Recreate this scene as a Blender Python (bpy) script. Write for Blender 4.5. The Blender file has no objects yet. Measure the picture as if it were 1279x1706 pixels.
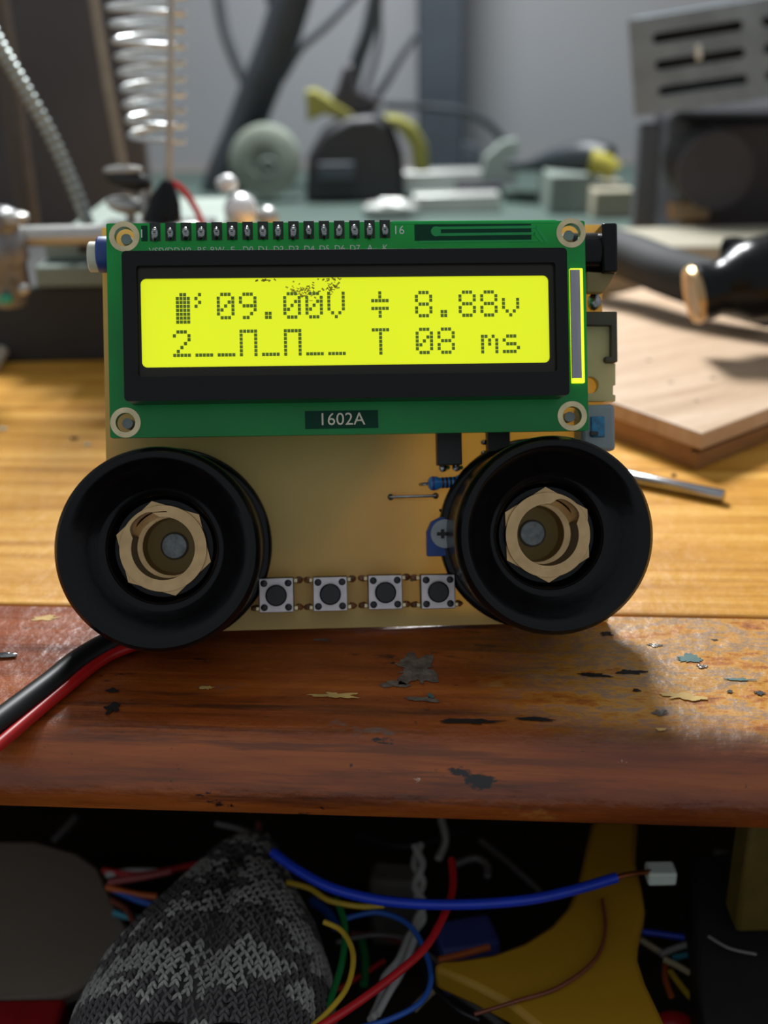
import bpy, math, random
from mathutils import Vector as V, Matrix
random.seed(7)
S = 0.001                      # all dimensions below are millimetres
SC = bpy.context.scene
COL = SC.collection
R = math.radians

# ------------------------------------------------------------------ camera
FPX, IW, IH = 1900.0, 1279.0, 1706.0
PITCH, ROLL, DIST = R(24), R(1.1), 191.0
CAMH = 102.8
fwd = V((0, math.cos(PITCH), -math.sin(PITCH)))
BASE = Matrix(((1, 0, 0), (0, math.sin(PITCH), -math.cos(PITCH)), (0, math.cos(PITCH), math.sin(PITCH))))
CR = BASE @ Matrix.Rotation(-ROLL, 3, 'Z')
CP = V((0, 0, CAMH))
cam = bpy.data.objects.new('camera', bpy.data.cameras.new('camera'))
COL.objects.link(cam)
cam.matrix_world = Matrix.Translation(CP * S) @ CR.to_4x4()
cam.data.sensor_fit = 'VERTICAL'
cam.data.sensor_height = 36
cam.data.lens = FPX / IH * 36
cam.data.clip_start = 0.005
cam.data.clip_end = 20
cam.data.dof.use_dof = True
cam.data.dof.focus_distance = 0.187
cam.data.dof.aperture_fstop = cam.data.lens / 3.0
SC.camera = cam

# ------------------------------------------------------------------ world, lamp, exposure
w = bpy.data.worlds.new('room_light'); SC.world = w; w.use_nodes = True
w.node_tree.nodes['Background'].inputs[0].default_value = (0.86, 0.93, 1.0, 1)
w.node_tree.nodes['Background'].inputs[1].default_value = 0.47
ld = bpy.data.lights.new('bench_lamp', 'AREA'); ld.shape = 'DISK'; ld.size = 0.15
ld.energy = 6.0; ld.color = (0.96, 0.99, 1.0)
lamp = bpy.data.objects.new('bench_lamp', ld); COL.objects.link(lamp)
lamp.location = V((-25, 640, 390)) * S
lamp.rotation_euler = (V((60, 260, 0)) * S - lamp.location).to_track_quat('-Z', 'Y').to_euler()
SC.view_settings.view_transform = 'Standard'
SC.view_settings.look = 'None'
SC.view_settings.gamma = 1
SC.view_settings.use_curve_mapping = False
SC.view_settings.exposure = 0.0

# ------------------------------------------------------------------ pixel -> place helpers (millimetres)
def ray(px, py):
    return CR @ V(((px - IW / 2) / FPX, (IH / 2 - py) / FPX, -1)).normalized()
def W(px, py, z=0.0):                       # point at a given height
    d = ray(px, py); return CP + d * ((z - CP.z) / d.z)
def Y(px, py, y):                           # point at a given distance from the camera along the bench
    d = ray(px, py); return CP + d * (y / d.y)
DEVR = BASE @ Matrix.Rotation(R(3.0), 3, 'Y')
DEVO = CP + fwd * DIST
DEVI = DEVR.transposed()
def L(px, py, z=0.0):                       # point in the welder's own frame at height z over its display board
    o = DEVI @ (CP - DEVO); d = DEVI @ ray(px, py)
    return o + d * ((z - o.z) / d.z)

# ------------------------------------------------------------------ materials
def lin(c):
    return tuple(((x / 255) / 12.92 if x / 255 <= .04045 else ((x / 255 + .055) / 1.055) ** 2.4) for x in c) + (1,)
MATS = {}
def mat(name, rgb, rough=.5, metal=0.0, var=.15, scale=200, bump=0.0, bscale=None, emit=0, trans=0.0, coat=0.0,
        spec=.5, alpha=1.0, glass=0.0, stretch=(1, 1, 1), rvar=0.0):
    if name in MATS: return MATS[name]
    m = bpy.data.materials.new(name); m.use_nodes = True
    nt = m.node_tree; b = nt.nodes['Principled BSDF']; out = nt.nodes['Material Output']
    tc = nt.nodes.new('ShaderNodeTexCoord'); mp = nt.nodes.new('ShaderNodeMapping')
    mp.inputs['Scale'].default_value = stretch
    nt.links.new(tc.outputs['Object'], mp.inputs['Vector'])
    n = nt.nodes.new('ShaderNodeTexNoise'); n.inputs['Scale'].default_value = scale; n.inputs['Detail'].default_value = 5
    nt.links.new(mp.outputs[0], n.inputs['Vector'])
    r = nt.nodes.new('ShaderNodeValToRGB')
    c = lin(rgb)
    r.color_ramp.elements[0].position = .3; r.color_ramp.elements[1].position = .7
    r.color_ramp.elements[0].color = tuple(max(0, x * (1 - var)) for x in c[:3]) + (1,)
    r.color_ramp.elements[1].color = tuple(min(1, x * (1 + var)) for x in c[:3]) + (1,)
    nt.links.new(n.outputs['Fac'], r.inputs['Fac'])
    nt.links.new(r.outputs['Color'], b.inputs['Base Color'])
    b.inputs['Roughness'].default_value = rough; b.inputs['Metallic'].default_value = metal
    b.inputs['Coat Weight'].default_value = coat; b.inputs['Coat Roughness'].default_value = .08
    b.inputs['Specular IOR Level'].default_value = spec
    b.inputs['Alpha'].default_value = alpha
    b.inputs['Transmission Weight'].default_value = glass
    if rvar:
        mr = nt.nodes.new('ShaderNodeMapRange')
        mr.inputs['To Min'].default_value = max(0, rough - rvar); mr.inputs['To Max'].default_value = min(1, rough + rvar)
        nt.links.new(n.outputs['Fac'], mr.inputs['Value']); nt.links.new(mr.outputs[0], b.inputs['Roughness'])
    if bump:
        n2 = nt.nodes.new('ShaderNodeTexNoise'); n2.inputs['Scale'].default_value = bscale or scale * 3
        n2.inputs['Detail'].default_value = 4
        nt.links.new(mp.outputs[0], n2.inputs['Vector'])
        bp = nt.nodes.new('ShaderNodeBump'); bp.inputs['Strength'].default_value = bump; bp.inputs['Distance'].default_value = .0004
        nt.links.new(n2.outputs['Fac'], bp.inputs['Height']); nt.links.new(bp.outputs[0], b.inputs['Normal'])
    if emit:
        nt.links.new(r.outputs['Color'], b.inputs['Emission Color']); b.inputs['Emission Strength'].default_value = emit
    if trans:
        t = nt.nodes.new('ShaderNodeBsdfTranslucent'); nt.links.new(r.outputs['Color'], t.inputs['Color'])
        mx = nt.nodes.new('ShaderNodeMixShader'); mx.inputs[0].default_value = trans
        nt.links.new(b.outputs[0], mx.inputs[1]); nt.links.new(t.outputs[0], mx.inputs[2])
        nt.links.new(mx.outputs[0], out.inputs['Surface'])
    MATS[name] = m
    return m

def wood(name, cols, stretch, rough=.35, coat=.3, spots=None, bump=.3, rotz=0.0, wear=None):
    """Long-grained wood. cols: dark, mid, light. spots: list of (scale, lo, hi, rgb, stretch)."""
    m = bpy.data.materials.new(name); m.use_nodes = True
    nt = m.node_tree; b = nt.nodes['Principled BSDF']; N = nt.nodes.new; K = nt.links.new
    tc = N('ShaderNodeTexCoord'); mp = N('ShaderNodeMapping'); mp.inputs['Scale'].default_value = stretch
    mp0 = N('ShaderNodeMapping'); mp0.inputs['Rotation'].default_value = (0, 0, rotz)
    K(tc.outputs['Object'], mp0.inputs[0]); K(mp0.outputs[0], mp.inputs[0])
    n = N('ShaderNodeTexNoise'); n.inputs['Scale'].default_value = 1; n.inputs['Detail'].default_value = 8
    n.inputs['Roughness'].default_value = .65; n.inputs['Distortion'].default_value = .3
    K(mp.outputs[0], n.inputs['Vector'])
    r = N('ShaderNodeValToRGB'); e = r.color_ramp.elements
    e[0].position = .3; e[0].color = lin(cols[0]); e[1].position = .72; e[1].color = lin(cols[2])
    x = e.new(.5); x.color = lin(cols[1])
    K(n.outputs['Fac'], r.inputs['Fac'])
    cur = r.outputs['Color']
    for i, (sc, lo, hi, rgb, st) in enumerate(spots or []):
        m2 = N('ShaderNodeMapping'); m2.inputs['Scale'].default_value = st; m2.inputs['Location'].default_value = (i * 3.7, i * 1.3, 0)
        K(mp0.outputs[0], m2.inputs[0])
        s = N('ShaderNodeTexNoise'); s.inputs['Scale'].default_value = sc; s.inputs['Detail'].default_value = 6
        s.inputs['Roughness'].default_value = .7
        K(m2.outputs[0], s.inputs['Vector'])
        mr = N('ShaderNodeMapRange'); mr.inputs['From Min'].default_value = lo; mr.inputs['From Max'].default_value = hi
        K(s.outputs['Fac'], mr.inputs['Value'])
        mx = N('ShaderNodeMixRGB'); mx.inputs[2].default_value = lin(rgb)
        K(mr.outputs[0], mx.inputs[0]); K(cur, mx.inputs[1]); cur = mx.outputs[0]
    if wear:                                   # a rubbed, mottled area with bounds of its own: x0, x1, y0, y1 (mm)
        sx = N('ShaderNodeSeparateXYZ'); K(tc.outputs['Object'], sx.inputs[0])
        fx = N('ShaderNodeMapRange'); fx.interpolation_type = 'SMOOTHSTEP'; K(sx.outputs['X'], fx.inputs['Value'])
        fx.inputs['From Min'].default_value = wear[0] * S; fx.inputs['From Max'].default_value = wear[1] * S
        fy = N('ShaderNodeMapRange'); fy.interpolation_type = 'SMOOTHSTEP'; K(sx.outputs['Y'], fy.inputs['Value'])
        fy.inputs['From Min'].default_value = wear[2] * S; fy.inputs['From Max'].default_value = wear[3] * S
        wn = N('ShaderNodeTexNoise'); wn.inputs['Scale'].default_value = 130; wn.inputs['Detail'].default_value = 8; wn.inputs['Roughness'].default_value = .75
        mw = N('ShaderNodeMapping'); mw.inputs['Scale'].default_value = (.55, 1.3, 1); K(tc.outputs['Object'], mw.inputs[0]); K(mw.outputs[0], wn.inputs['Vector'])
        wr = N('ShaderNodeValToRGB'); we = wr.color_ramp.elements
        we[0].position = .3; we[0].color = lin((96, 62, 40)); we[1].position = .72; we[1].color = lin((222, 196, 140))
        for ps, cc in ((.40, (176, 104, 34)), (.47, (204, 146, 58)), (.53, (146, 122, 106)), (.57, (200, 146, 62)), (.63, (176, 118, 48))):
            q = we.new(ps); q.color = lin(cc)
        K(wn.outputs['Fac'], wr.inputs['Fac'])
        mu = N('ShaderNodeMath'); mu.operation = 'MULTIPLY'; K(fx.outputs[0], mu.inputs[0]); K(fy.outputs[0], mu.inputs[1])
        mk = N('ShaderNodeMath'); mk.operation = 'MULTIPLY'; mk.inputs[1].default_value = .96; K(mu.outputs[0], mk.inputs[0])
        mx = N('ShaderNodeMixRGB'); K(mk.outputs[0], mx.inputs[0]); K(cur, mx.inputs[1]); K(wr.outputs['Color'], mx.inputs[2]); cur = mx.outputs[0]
    K(cur, b.inputs['Base Color'])
    mr = N('ShaderNodeMapRange'); mr.inputs['To Min'].default_value = rough - .12; mr.inputs['To Max'].default_value = rough + .15
    K(n.outputs['Fac'], mr.inputs['Value']); K(mr.outputs[0], b.inputs['Roughness'])
    b.inputs['Coat Weight'].default_value = coat; b.inputs['Coat Roughness'].default_value = .18
    n3 = N('ShaderNodeTexNoise'); n3.inputs['Scale'].default_value = 260; n3.inputs['Detail'].default_value = 4
    K(mp0.outputs[0], n3.inputs['Vector'])
    ad = N('ShaderNodeMath'); K(n.outputs['Fac'], ad.inputs[0]); K(n3.outputs['Fac'], ad.inputs[1])
    bp = N('ShaderNodeBump'); bp.inputs['Strength'].default_value = bump; bp.inputs['Distance'].default_value = .0006
    K(ad.outputs[0], bp.inputs['Height']); K(bp.outputs[0], b.inputs['Normal']); K(bp.outputs[0], b.inputs['Coat Normal'])
    return m

# ------------------------------------------------------------------ mesh builder
class MB:
    def __init__(s): s.v = []; s.f = []
    def add(s, vs, fs):
        o = len(s.v); s.v += [V(p) for p in vs]; s.f += [tuple(i + o for i in f) for f in fs]; return s
    def box(s, c, d, rot=None):
        c = V(c); hx, hy, hz = d[0] / 2, d[1] / 2, d[2] / 2
        vs = [V((x, y, z)) for x in (-hx, hx) for y in (-hy, hy) for z in (-hz, hz)]
        if rot is not None: vs = [rot @ p for p in vs]
        return s.add([p + c for p in vs], [(0, 1, 3, 2), (4, 6, 7, 5), (0, 4, 5, 1), (2, 3, 7, 6), (0, 2, 6, 4), (1, 5, 7, 3)])
    def prism(s, pts, off):                 # planar outline (3-D points) pushed along a vector
        n = len(pts); a = [V(p) for p in pts]; o = V(off)
        return s.add(a + [p + o for p in a], [tuple(range(n))[::-1], tuple(range(n, 2 * n))] +
                     [(i, (i + 1) % n, (i + 1) % n + n, i + n) for i in range(n)])
    def lathe(s, prof, c=(0, 0, 0), rot=None, seg=48, closed=False, cap=False):   # (r, z) about z
        c = V(c); n = len(prof); vs = []
        for k in range(seg):
            a = 2 * math.pi * k / seg
            for r, z in prof:
                p = V((r * math.cos(a), r * math.sin(a), z))
                vs.append((rot @ p if rot is not None else p) + c)
        fs = []
        for k in range(seg):
            j = (k + 1) % seg
            for i in range(n if closed else n - 1):
                q = (i + 1) % n
                fs.append((k * n + i, j * n + i, j * n + q, k * n + q))
        s.add(vs, fs)
        if cap:
            o = len(s.v) - len(vs)
            s.f.append(tuple(o + k * n for k in range(seg))[::-1]); s.f.append(tuple(o + k * n + n - 1 for k in range(seg)))
        return s
    def tube(s, pts, r, seg=10, smooth=True, sub=6):
        P = [V(p) for p in pts]
        if callable(r): rf = r
        else: rf = lambda t: r
        if smooth and len(P) > 2:
            Q = []
            for i in range(len(P) - 1):
                p0 = P[max(i - 1, 0)]; p1 = P[i]; p2 = P[i + 1]; p3 = P[min(i + 2, len(P) - 1)]
                for k in range(sub):
                    t = k / sub
                    Q.append(.5 * ((2 * p1) + (p2 - p0) * t + (2 * p0 - 5 * p1 + 4 * p2 - p3) * t * t + (3 * p1 - p0 - 3 * p2 + p3) * t ** 3))
            Q.append(P[-1]); P = Q
        n = len(P); vs = []
        t0 = (P[1] - P[0]).normalized()
        u = t0.orthogonal().normalized()
        for i in range(n):
            t = (P[min(i + 1, n - 1)] - P[max(i - 1, 0)]).normalized()
            u = (u - t * u.dot(t)).normalized(); w_ = t.cross(u)
            rr = rf(i / (n - 1))
            for k in range(seg):
                a = 2 * math.pi * k / seg
                vs.append(P[i] + (u * math.cos(a) + w_ * math.sin(a)) * rr)
        fs = [(i * seg + k, i * seg + (k + 1) % seg, (i + 1) * seg + (k + 1) % seg, (i + 1) * seg + k) for i in range(n - 1) for k in range(seg)]
        fs += [tuple(range(seg))[::-1], tuple(range((n - 1) * seg, n * seg))]
        return s.add(vs, fs)
    def ball(s, c, r, seg=16, rings=10, rot=None, noise=0.0):
        c = V(c); r = V(r) if hasattr(r, '__len__') else V((r, r, r)); vs = []
        for i in range(rings + 1):
            ph = math.pi * i / rings
            for k in range(seg):
                a = 2 * math.pi * k / seg
                q = 1 + random.uniform(-noise, noise)
                p = V((r.x * math.sin(ph) * math.cos(a), r.y * math.sin(ph) * math.sin(a), r.z * math.cos(ph))) * q
                vs.append((rot @ p if rot is not None else p) + c)
        return s.add(vs, [(i * seg + k, (i + 1) * seg + k, (i + 1) * seg + (k + 1) % seg, i * seg + (k + 1) % seg) for i in range(rings) for k in range(seg)])
    def build(s, name, m, parent=None, smooth=True, bevel=0.0, base=None, bseg=2, angle=40):
        me = bpy.data.meshes.new(name)
        o_ = V(base) if base is not None else (V(parent['_b']) if parent is not None and '_b' in parent else V((0, 0, 0)))
        me.from_pydata([tuple((p - o_) * S) for p in s.v], [], s.f)
        me.validate(); me.update()
        return link(name, me, m, parent, smooth, bevel, o_, bseg, angle)

ORIG = {}
def link(name, me, m, parent, smooth=True, bevel=0.0, o_=None, bseg=2, angle=40):
    o = bpy.data.objects.new(name, me); COL.objects.link(o)
    import bmesh
    bm = bmesh.new(); bm.from_mesh(me); bmesh.ops.remove_doubles(bm, verts=bm.verts, dist=1e-7)
    bmesh.ops.recalc_face_normals(bm, faces=bm.faces); bm.to_mesh(me); bm.free()
    me.materials.append(m)
    if smooth:
        for p in me.polygons: p.use_smooth = True
        me.set_sharp_from_angle(angle=R(angle))
    if bevel:
        b = o.modifiers.new('edge', 'BEVEL'); b.width = bevel * S; b.segments = bseg; b.limit_method = 'ANGLE'; b.angle_limit = R(35)
        b.harden_normals = False
    if parent is not None:
        o.parent = parent
        if '_b' in parent: o['_b'] = parent['_b']
    return o

def tag(o, label, cat=None, group=None, kind=None):
    if label: o['label'] = label
    if cat: o['category'] = cat
    if group: o['group'] = group
    if kind: o['kind'] = kind
    return o
def thing(name, label, cat, base=(0, 0, 0), group=None):
    o = bpy.data.objects.new(name, None); COL.objects.link(o); o.empty_display_size = .01
    o.location = V(base) * S; o['_b'] = tuple(base)
    return tag(o, label, cat, group)
def solo(mb, name, m, label, cat, base, group=None, **k):      # a thing that is one mesh, origin at its base
    o = mb.build(name, m, None, base=base, **k); o.location = V(base) * S
    return tag(o, label, cat, group)
def copy_tree(o, parent=None, loc=None):
    c = o.copy(); COL.objects.link(c)
    if parent is not None: c.parent = parent
    if loc is not None: c.location = loc
    for ch in o.children: copy_tree(ch, c)
    return c

DG = []
def plate(name, outline, holes, z0, z1, m, parent=None, frame=None, bevel=0.0, base=None):
    """Flat plate with holes: outline and holes are 2-D (mm); frame maps (x, y, z) to the parent's space."""
    cu = bpy.data.curves.new('tmp', 'CURVE'); cu.dimensions = '2D'; cu.fill_mode = 'BOTH'; cu.extrude = abs(z1 - z0) / 2
    for pl in [outline] + list(holes):
        sp = cu.splines.new('POLY'); sp.points.add(len(pl) - 1); sp.use_cyclic_u = True
        for q, p in zip(sp.points, pl): q.co = (p[0], p[1], 0, 1)
    to = bpy.data.objects.new('tmp', cu); COL.objects.link(to)
    me0 = bpy.data.meshes.new_from_object(to.evaluated_get(bpy.context.evaluated_depsgraph_get()))
    mb = MB(); mid = (z0 + z1) / 2
    vs = [V((v.co.x, v.co.y, v.co.z + mid)) for v in me0.vertices]
    if frame is not None: vs = [frame(p) for p in vs]
    mb.add(vs, [tuple(p.vertices) for p in me0.polygons])
    bpy.data.objects.remove(to); bpy.data.curves.remove(cu); bpy.data.meshes.remove(me0)
    return mb.build(name, m, parent, bevel=bevel, base=base)
def circ(c, r, n=32, a0=0): return [(c[0] + r * math.cos(a0 + 2 * math.pi * k / n), c[1] + r * math.sin(a0 + 2 * math.pi * k / n)) for k in range(n)]
def rrect(x0, y0, x1, y1, r, n=6):
    o = []
    for cx, cy, a in ((x1 - r, y1 - r, 0), (x0 + r, y1 - r, 90), (x0 + r, y0 + r, 180), (x1 - r, y0 + r, 270)):
        o += [(cx + r * math.cos(R(a + 90 * k / n)), cy + r * math.sin(R(a + 90 * k / n))) for k in range(n + 1)]
    return o
def text(name, body, size, c, z, m, parent, align='CENTER'):
    cu = bpy.data.curves.new('tmp', 'FONT'); cu.body = body; cu.size = size; cu.align_x = align; cu.align_y = 'CENTER'; cu.extrude = .03
    cu.resolution_u = 3
    to = bpy.data.objects.new('tmp', cu); COL.objects.link(to)
    me0 = bpy.data.meshes.new_from_object(to.evaluated_get(bpy.context.evaluated_depsgraph_get()))
    mb = MB(); mb.add([V((v.co.x + c[0], v.co.y + c[1], v.co.z + z)) for v in me0.vertices], [tuple(p.vertices) for p in me0.polygons])
    bpy.data.objects.remove(to); bpy.data.curves.remove(cu); bpy.data.meshes.remove(me0)
    return mb.build(name, m, parent, smooth=False)
# ------------------------------------------------------------------ the setting
WALLY = 800
m_wall = mat('wall_paint', (140, 142, 146), .8, var=.06, scale=6, bump=.15, bscale=300)
o = MB().box((0, WALLY + 20, 300), (2600, 40, 2200)).build('wall_back', m_wall, smooth=False); tag(o, 'plain grey painted wall behind the workbench', kind='structure')
m_floor = mat('floor_concrete', (70, 66, 62), .8, var=.2, scale=8)
o = MB().box((0, 0, -790), (2600, 2400, 20)).build('floor', m_floor, smooth=False); tag(o, 'dark floor under the workbench', kind='structure')

# ------------------------------------------------------------------ workbench
BO = W(640, 1019, 0); YAW = R(4.3)
BX = V((math.cos(YAW), -math.sin(YAW), 0)); BY = V((math.sin(YAW), math.cos(YAW), 0))
def to_b(p): d = V(p) - BO; return V((d.dot(BX), d.dot(BY), d.z))
FR = to_b(W(640, 1262, 0)).y
m_top = wood('varnished_tabletop', ((160, 104, 32), (206, 146, 52), (230, 178, 84)), (9, 170, 60), rough=.38, coat=.15,
             spots=[(60, .66, .72, (120, 78, 30), (1, 1.6, 1)), (150, .73, .76, (225, 215, 190), (1, 1, 1))], bump=.5)
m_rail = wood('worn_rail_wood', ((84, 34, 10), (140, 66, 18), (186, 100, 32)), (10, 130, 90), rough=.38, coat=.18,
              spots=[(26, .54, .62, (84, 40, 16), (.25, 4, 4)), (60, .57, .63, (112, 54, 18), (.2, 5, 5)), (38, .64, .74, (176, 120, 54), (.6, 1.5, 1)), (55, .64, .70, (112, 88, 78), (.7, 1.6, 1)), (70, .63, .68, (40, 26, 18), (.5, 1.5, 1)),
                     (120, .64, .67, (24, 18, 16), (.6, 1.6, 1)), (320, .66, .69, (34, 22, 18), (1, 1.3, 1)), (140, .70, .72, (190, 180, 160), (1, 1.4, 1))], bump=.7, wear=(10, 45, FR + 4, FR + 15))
m_dark = mat('dark_stained_board', (40, 30, 24), .7, var=.3, scale=30, stretch=(1, 8, 8))
bench = thing('workbench', 'yellow-brown wooden workbench with a worn orange-brown front edge', 'workbench')
bench.location = BO * S; bench.rotation_euler.z = -YAW
BD = 1800
MB().box((0, .7 + 400, -7), (BD, 800, 14)).build('tabletop', m_top, bench, smooth=False, bevel=.5)
# front rail with a rounded nose
prof = [(0, -12.3), (0, -.4), (-.4, 0)]
rr = 9.0
for k in range(0, 9):
    a = R(90 + 80 * k / 8); prof.append((FR + rr + rr * math.cos(a), -rr + rr * math.sin(a) - .2))
prof += [(FR + .3, -10.0), (FR + 1.0, -11.8), (FR + 2.2, -12.5)]
n = len(prof); mb = MB(); NX = 60
xs = [-BD / 2 + BD * i / NX for i in range(NX + 1)]
mb.add([V((x, p[0], p[1])) for x in xs for p in prof],
       [(i * n + k, (i + 1) * n + k, (i + 1) * n + (k + 1) % n, i * n + (k + 1) % n) for i in range(NX) for k in range(n)] +
       [tuple(range(n)), tuple(range(NX * n, NX * n + n))])
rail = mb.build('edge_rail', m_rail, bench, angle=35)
tag(rail, 'worn orange-brown wooden edge rail')
for x in (-870, 870):
    for y in (40, 740): MB().box((x, y, -400), (50, 50, 770)).build('leg', m_dark, bench, bevel=2)
def flake(px, py, pts, m, name, h=.05):      # dabs of old paint, scorch marks and bare wood on the rail
    c = to_b(W(px, py, 0))
    P = [V((c.x + x, c.y + y, .01)) for x, y in pts]
    return MB().prism(P, (0, 0, h)).build(name, m, rail, smooth=False)
from mathutils import noise
def blob2(rx, ry, n=48):
    o = random.uniform(0, 50); out = []
    for k in range(n):
        a = 2 * math.pi * k / n; u, v = math.cos(a), math.sin(a)
        q = .85 + .75 * noise.noise(V((u * 1.3 + o, v * 1.3, 0))) + .4 * noise.noise(V((u * 4 + o, v * 4, 2))) + .2 * noise.noise(V((u * 9 + o, v * 9, 4)))
        out.append((rx * u * q, ry * v * q))
    return out
m_scorch = mat('scorch', (22, 16, 13), .55, var=.4, scale=400)
m_bare = mat('bare_wood', (196, 160, 92), .7, var=.25, scale=300)
m_teal = mat('teal_paint', (60, 96, 92), .6, var=.3, scale=300)
m_grime = mat('solder_grime', (112, 102, 94), .35, var=.45, scale=500, metal=.3, bump=1, bscale=900)
for px, py, rx, ry, m, nm in ((1150, 1098, 2.2, 1.4, m_teal, 'paint_dab'), (1135, 1160, 3.2, 1.2, m_bare, 'bare_patch'), (560, 1158, 3.6, .8, m_bare, 'bare_patch'),
                              (790, 1202, 4.6, .7, m_scorch, 'scorch_mark'), (890, 1198, 3.4, .5, m_scorch, 'scorch_mark'),
                              (75, 1030, 3.0, 1.0, m_bare, 'bare_patch'), (690, 1115, 4.4, 5.2, m_grime, 'solder_grime'), (655, 1140, 2.4, 1.2, m_grime, 'solder_grime'), (535, 1066, 1.4, .5, m_grime, 'solder_grime'), (705, 1165, 3.0, .8, m_grime, 'solder_grime'), (345, 1146, 1.2, .5, m_bare, 'bare_patch'), (1050, 1120, 2.2, .8, m_scorch, 'scorch_mark'), (990, 1125, 2.6, .7, m_scorch, 'scorch_mark'), (1010, 1056, 1.2, .8, m_scorch, 'scorch_mark'), (1170, 1110, .9, .7, m_grime, 'solder_grime'), (1100, 1186, 1.2, .9, m_grime, 'solder_grime'), (1090, 1075, 1.6, .6, m_grime, 'solder_grime'),
                              (1265, 1154, .9, .6, m_scorch, 'scorch_mark'), (1215, 1152, .5, .4, m_scorch, 'scorch_mark'), (1190, 1066, .6, .3, m_scorch, 'scorch_mark'),
                              (1060, 1150, .6, .5, m_scorch, 'scorch_mark'), (185, 1150, 1.2, .8, m_scorch, 'scorch_mark'), (188, 1180, 1.2, 1.6, m_scorch, 'scorch_mark'),
                              (1232, 1132, 2.6, .4, m_teal, 'paint_dab'), (717, 1160, .5, 1.1, m_teal, 'paint_dab'), (1100, 1215, .8, .4, m_bare, 'bare_patch')):
    flake(px, py, blob2(rx, ry), m, nm)

# drawer pulled out under the bench
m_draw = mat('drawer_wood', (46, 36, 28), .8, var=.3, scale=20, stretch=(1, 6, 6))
drawer = thing('drawer', 'dark open drawer full of wire scraps under the bench edge', 'drawer')
drawer.location = BO * S; drawer.rotation_euler.z = -YAW
DZ = -105
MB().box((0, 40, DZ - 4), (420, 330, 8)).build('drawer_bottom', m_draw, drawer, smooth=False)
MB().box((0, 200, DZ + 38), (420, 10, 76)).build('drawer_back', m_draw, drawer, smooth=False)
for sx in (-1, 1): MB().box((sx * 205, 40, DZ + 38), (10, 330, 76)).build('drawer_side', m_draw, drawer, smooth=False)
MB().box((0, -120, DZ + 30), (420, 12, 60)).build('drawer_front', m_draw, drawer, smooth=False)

# ------------------------------------------------------------------ the spot welder with its display
dev = bpy.data.objects.new('spot_welder_controller', None); COL.objects.link(dev); dev['_b'] = (0, 0, 0)
dev.matrix_world = Matrix.Translation(DEVO * S) @ DEVR.to_4x4()
tag(dev, 'small spot welder controller with glowing yellow-green two-line display and two black round sockets', 'welder')
ZB = -12.0                                            # face of the yellow board
m_fr4 = mat('yellow_fibreglass_board', (228, 200, 124), .42, var=.06, scale=60, trans=.5, bump=.05)
m_green = mat('green_solder_mask', (18, 170, 82), .28, var=.1, scale=90, trans=.5, coat=.3)
m_trace = mat('green_copper_trace', (50, 205, 110), .25, var=.06, trans=.5)
m_dkgreen = mat('dark_green_mask', (8, 62, 42), .5, var=.1, spec=.15)
m_black = mat('black_gloss_plastic', (7, 7, 8), .25, var=.25, scale=300, spec=.2, coat=.05, rvar=.08, bump=.06, bscale=700)
m_blackm = mat('black_matt_plastic', (22, 22, 23), .5, var=.2, scale=300)
m_bezel = mat('black_painted_steel', (7, 8, 7), .3, var=.2, scale=150, spec=.25)
m_solder = mat('solder', (150, 150, 150), .22, metal=1, var=.3, scale=900, bump=.4, bscale=1500)
m_tin = mat('tinned_ring', (205, 190, 150), .3, metal=.85, var=.15, scale=400)
m_brass = mat('brass', (182, 152, 110), .3, metal=1, var=.12, scale=400, bump=.12, bscale=1500)
m_zinc = mat('zinc_screw', (160, 172, 178), .5, metal=.7, var=.25, scale=900, bump=.3)
m_silk = mat('white_silkscreen', (205, 215, 205), .6, var=.05)
m_plate = mat('nickel_switch_cover', (190, 182, 182), .38, metal=.75, var=.12, scale=400)
m_flux = mat('burnt_flux', (110, 62, 22), .3, var=.4, scale=700)
m_blue = mat('blue_resin', (40, 120, 190), .3, var=.2, scale=300, coat=.4)
m_dblue = mat('dark_blue_plastic', (26, 62, 130), .4, var=.15)
m_cream = mat('cream_plastic', (200, 196, 176), .45, var=.08)
m_lgrey = mat('pale_grey_dial', (150, 155, 158), .45, var=.15)

c0 = L(176, 742, ZB); c1 = L(790, 1041, ZB); c2 = L(1003, 500, ZB); c3 = L(300, 378, ZB)
bx0, bx1, by0, by1 = c0.x, c2.x, c1.y, c3.y
main = MB().box(((bx0 + bx1) / 2, (by0 + by1) / 2, ZB - .8), (bx1 - bx0, by1 - by0, 1.6)).build('main_board', m_fr4, dev, smooth=False, bevel=.1)
tag(main, 'yellow fibreglass main circuit board')
# unseen storage pack added behind board to block lamp light and prop it up
pk = [L(x, y, ZB - 3) for x, y in ((190, 400), (690, 400), (655, 770), (575, 870), (520, 925), (190, 925))]
MB().prism([(p.x, p.y, ZB - 3) for p in pk], (0, 0, -26)).build('rear_shade_pack', m_blackm, dev, bevel=1)

p, q = L(385, 1041, ZB), L(860, 1041, ZB)              # added rib behind the lower edge, on the bench, blocking light under the board
MB().prism([(p.x, by0 + .7, ZB - 1.6), (q.x, by0 + .18, ZB - 1.6), (q.x, by0 + 2.5, ZB - 1.6), (p.x, by0 + 2.5, ZB - 1.6)], (0, 0, -1.3)).build('rear_shade_rib', m_blackm, dev, smooth=False)
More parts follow.
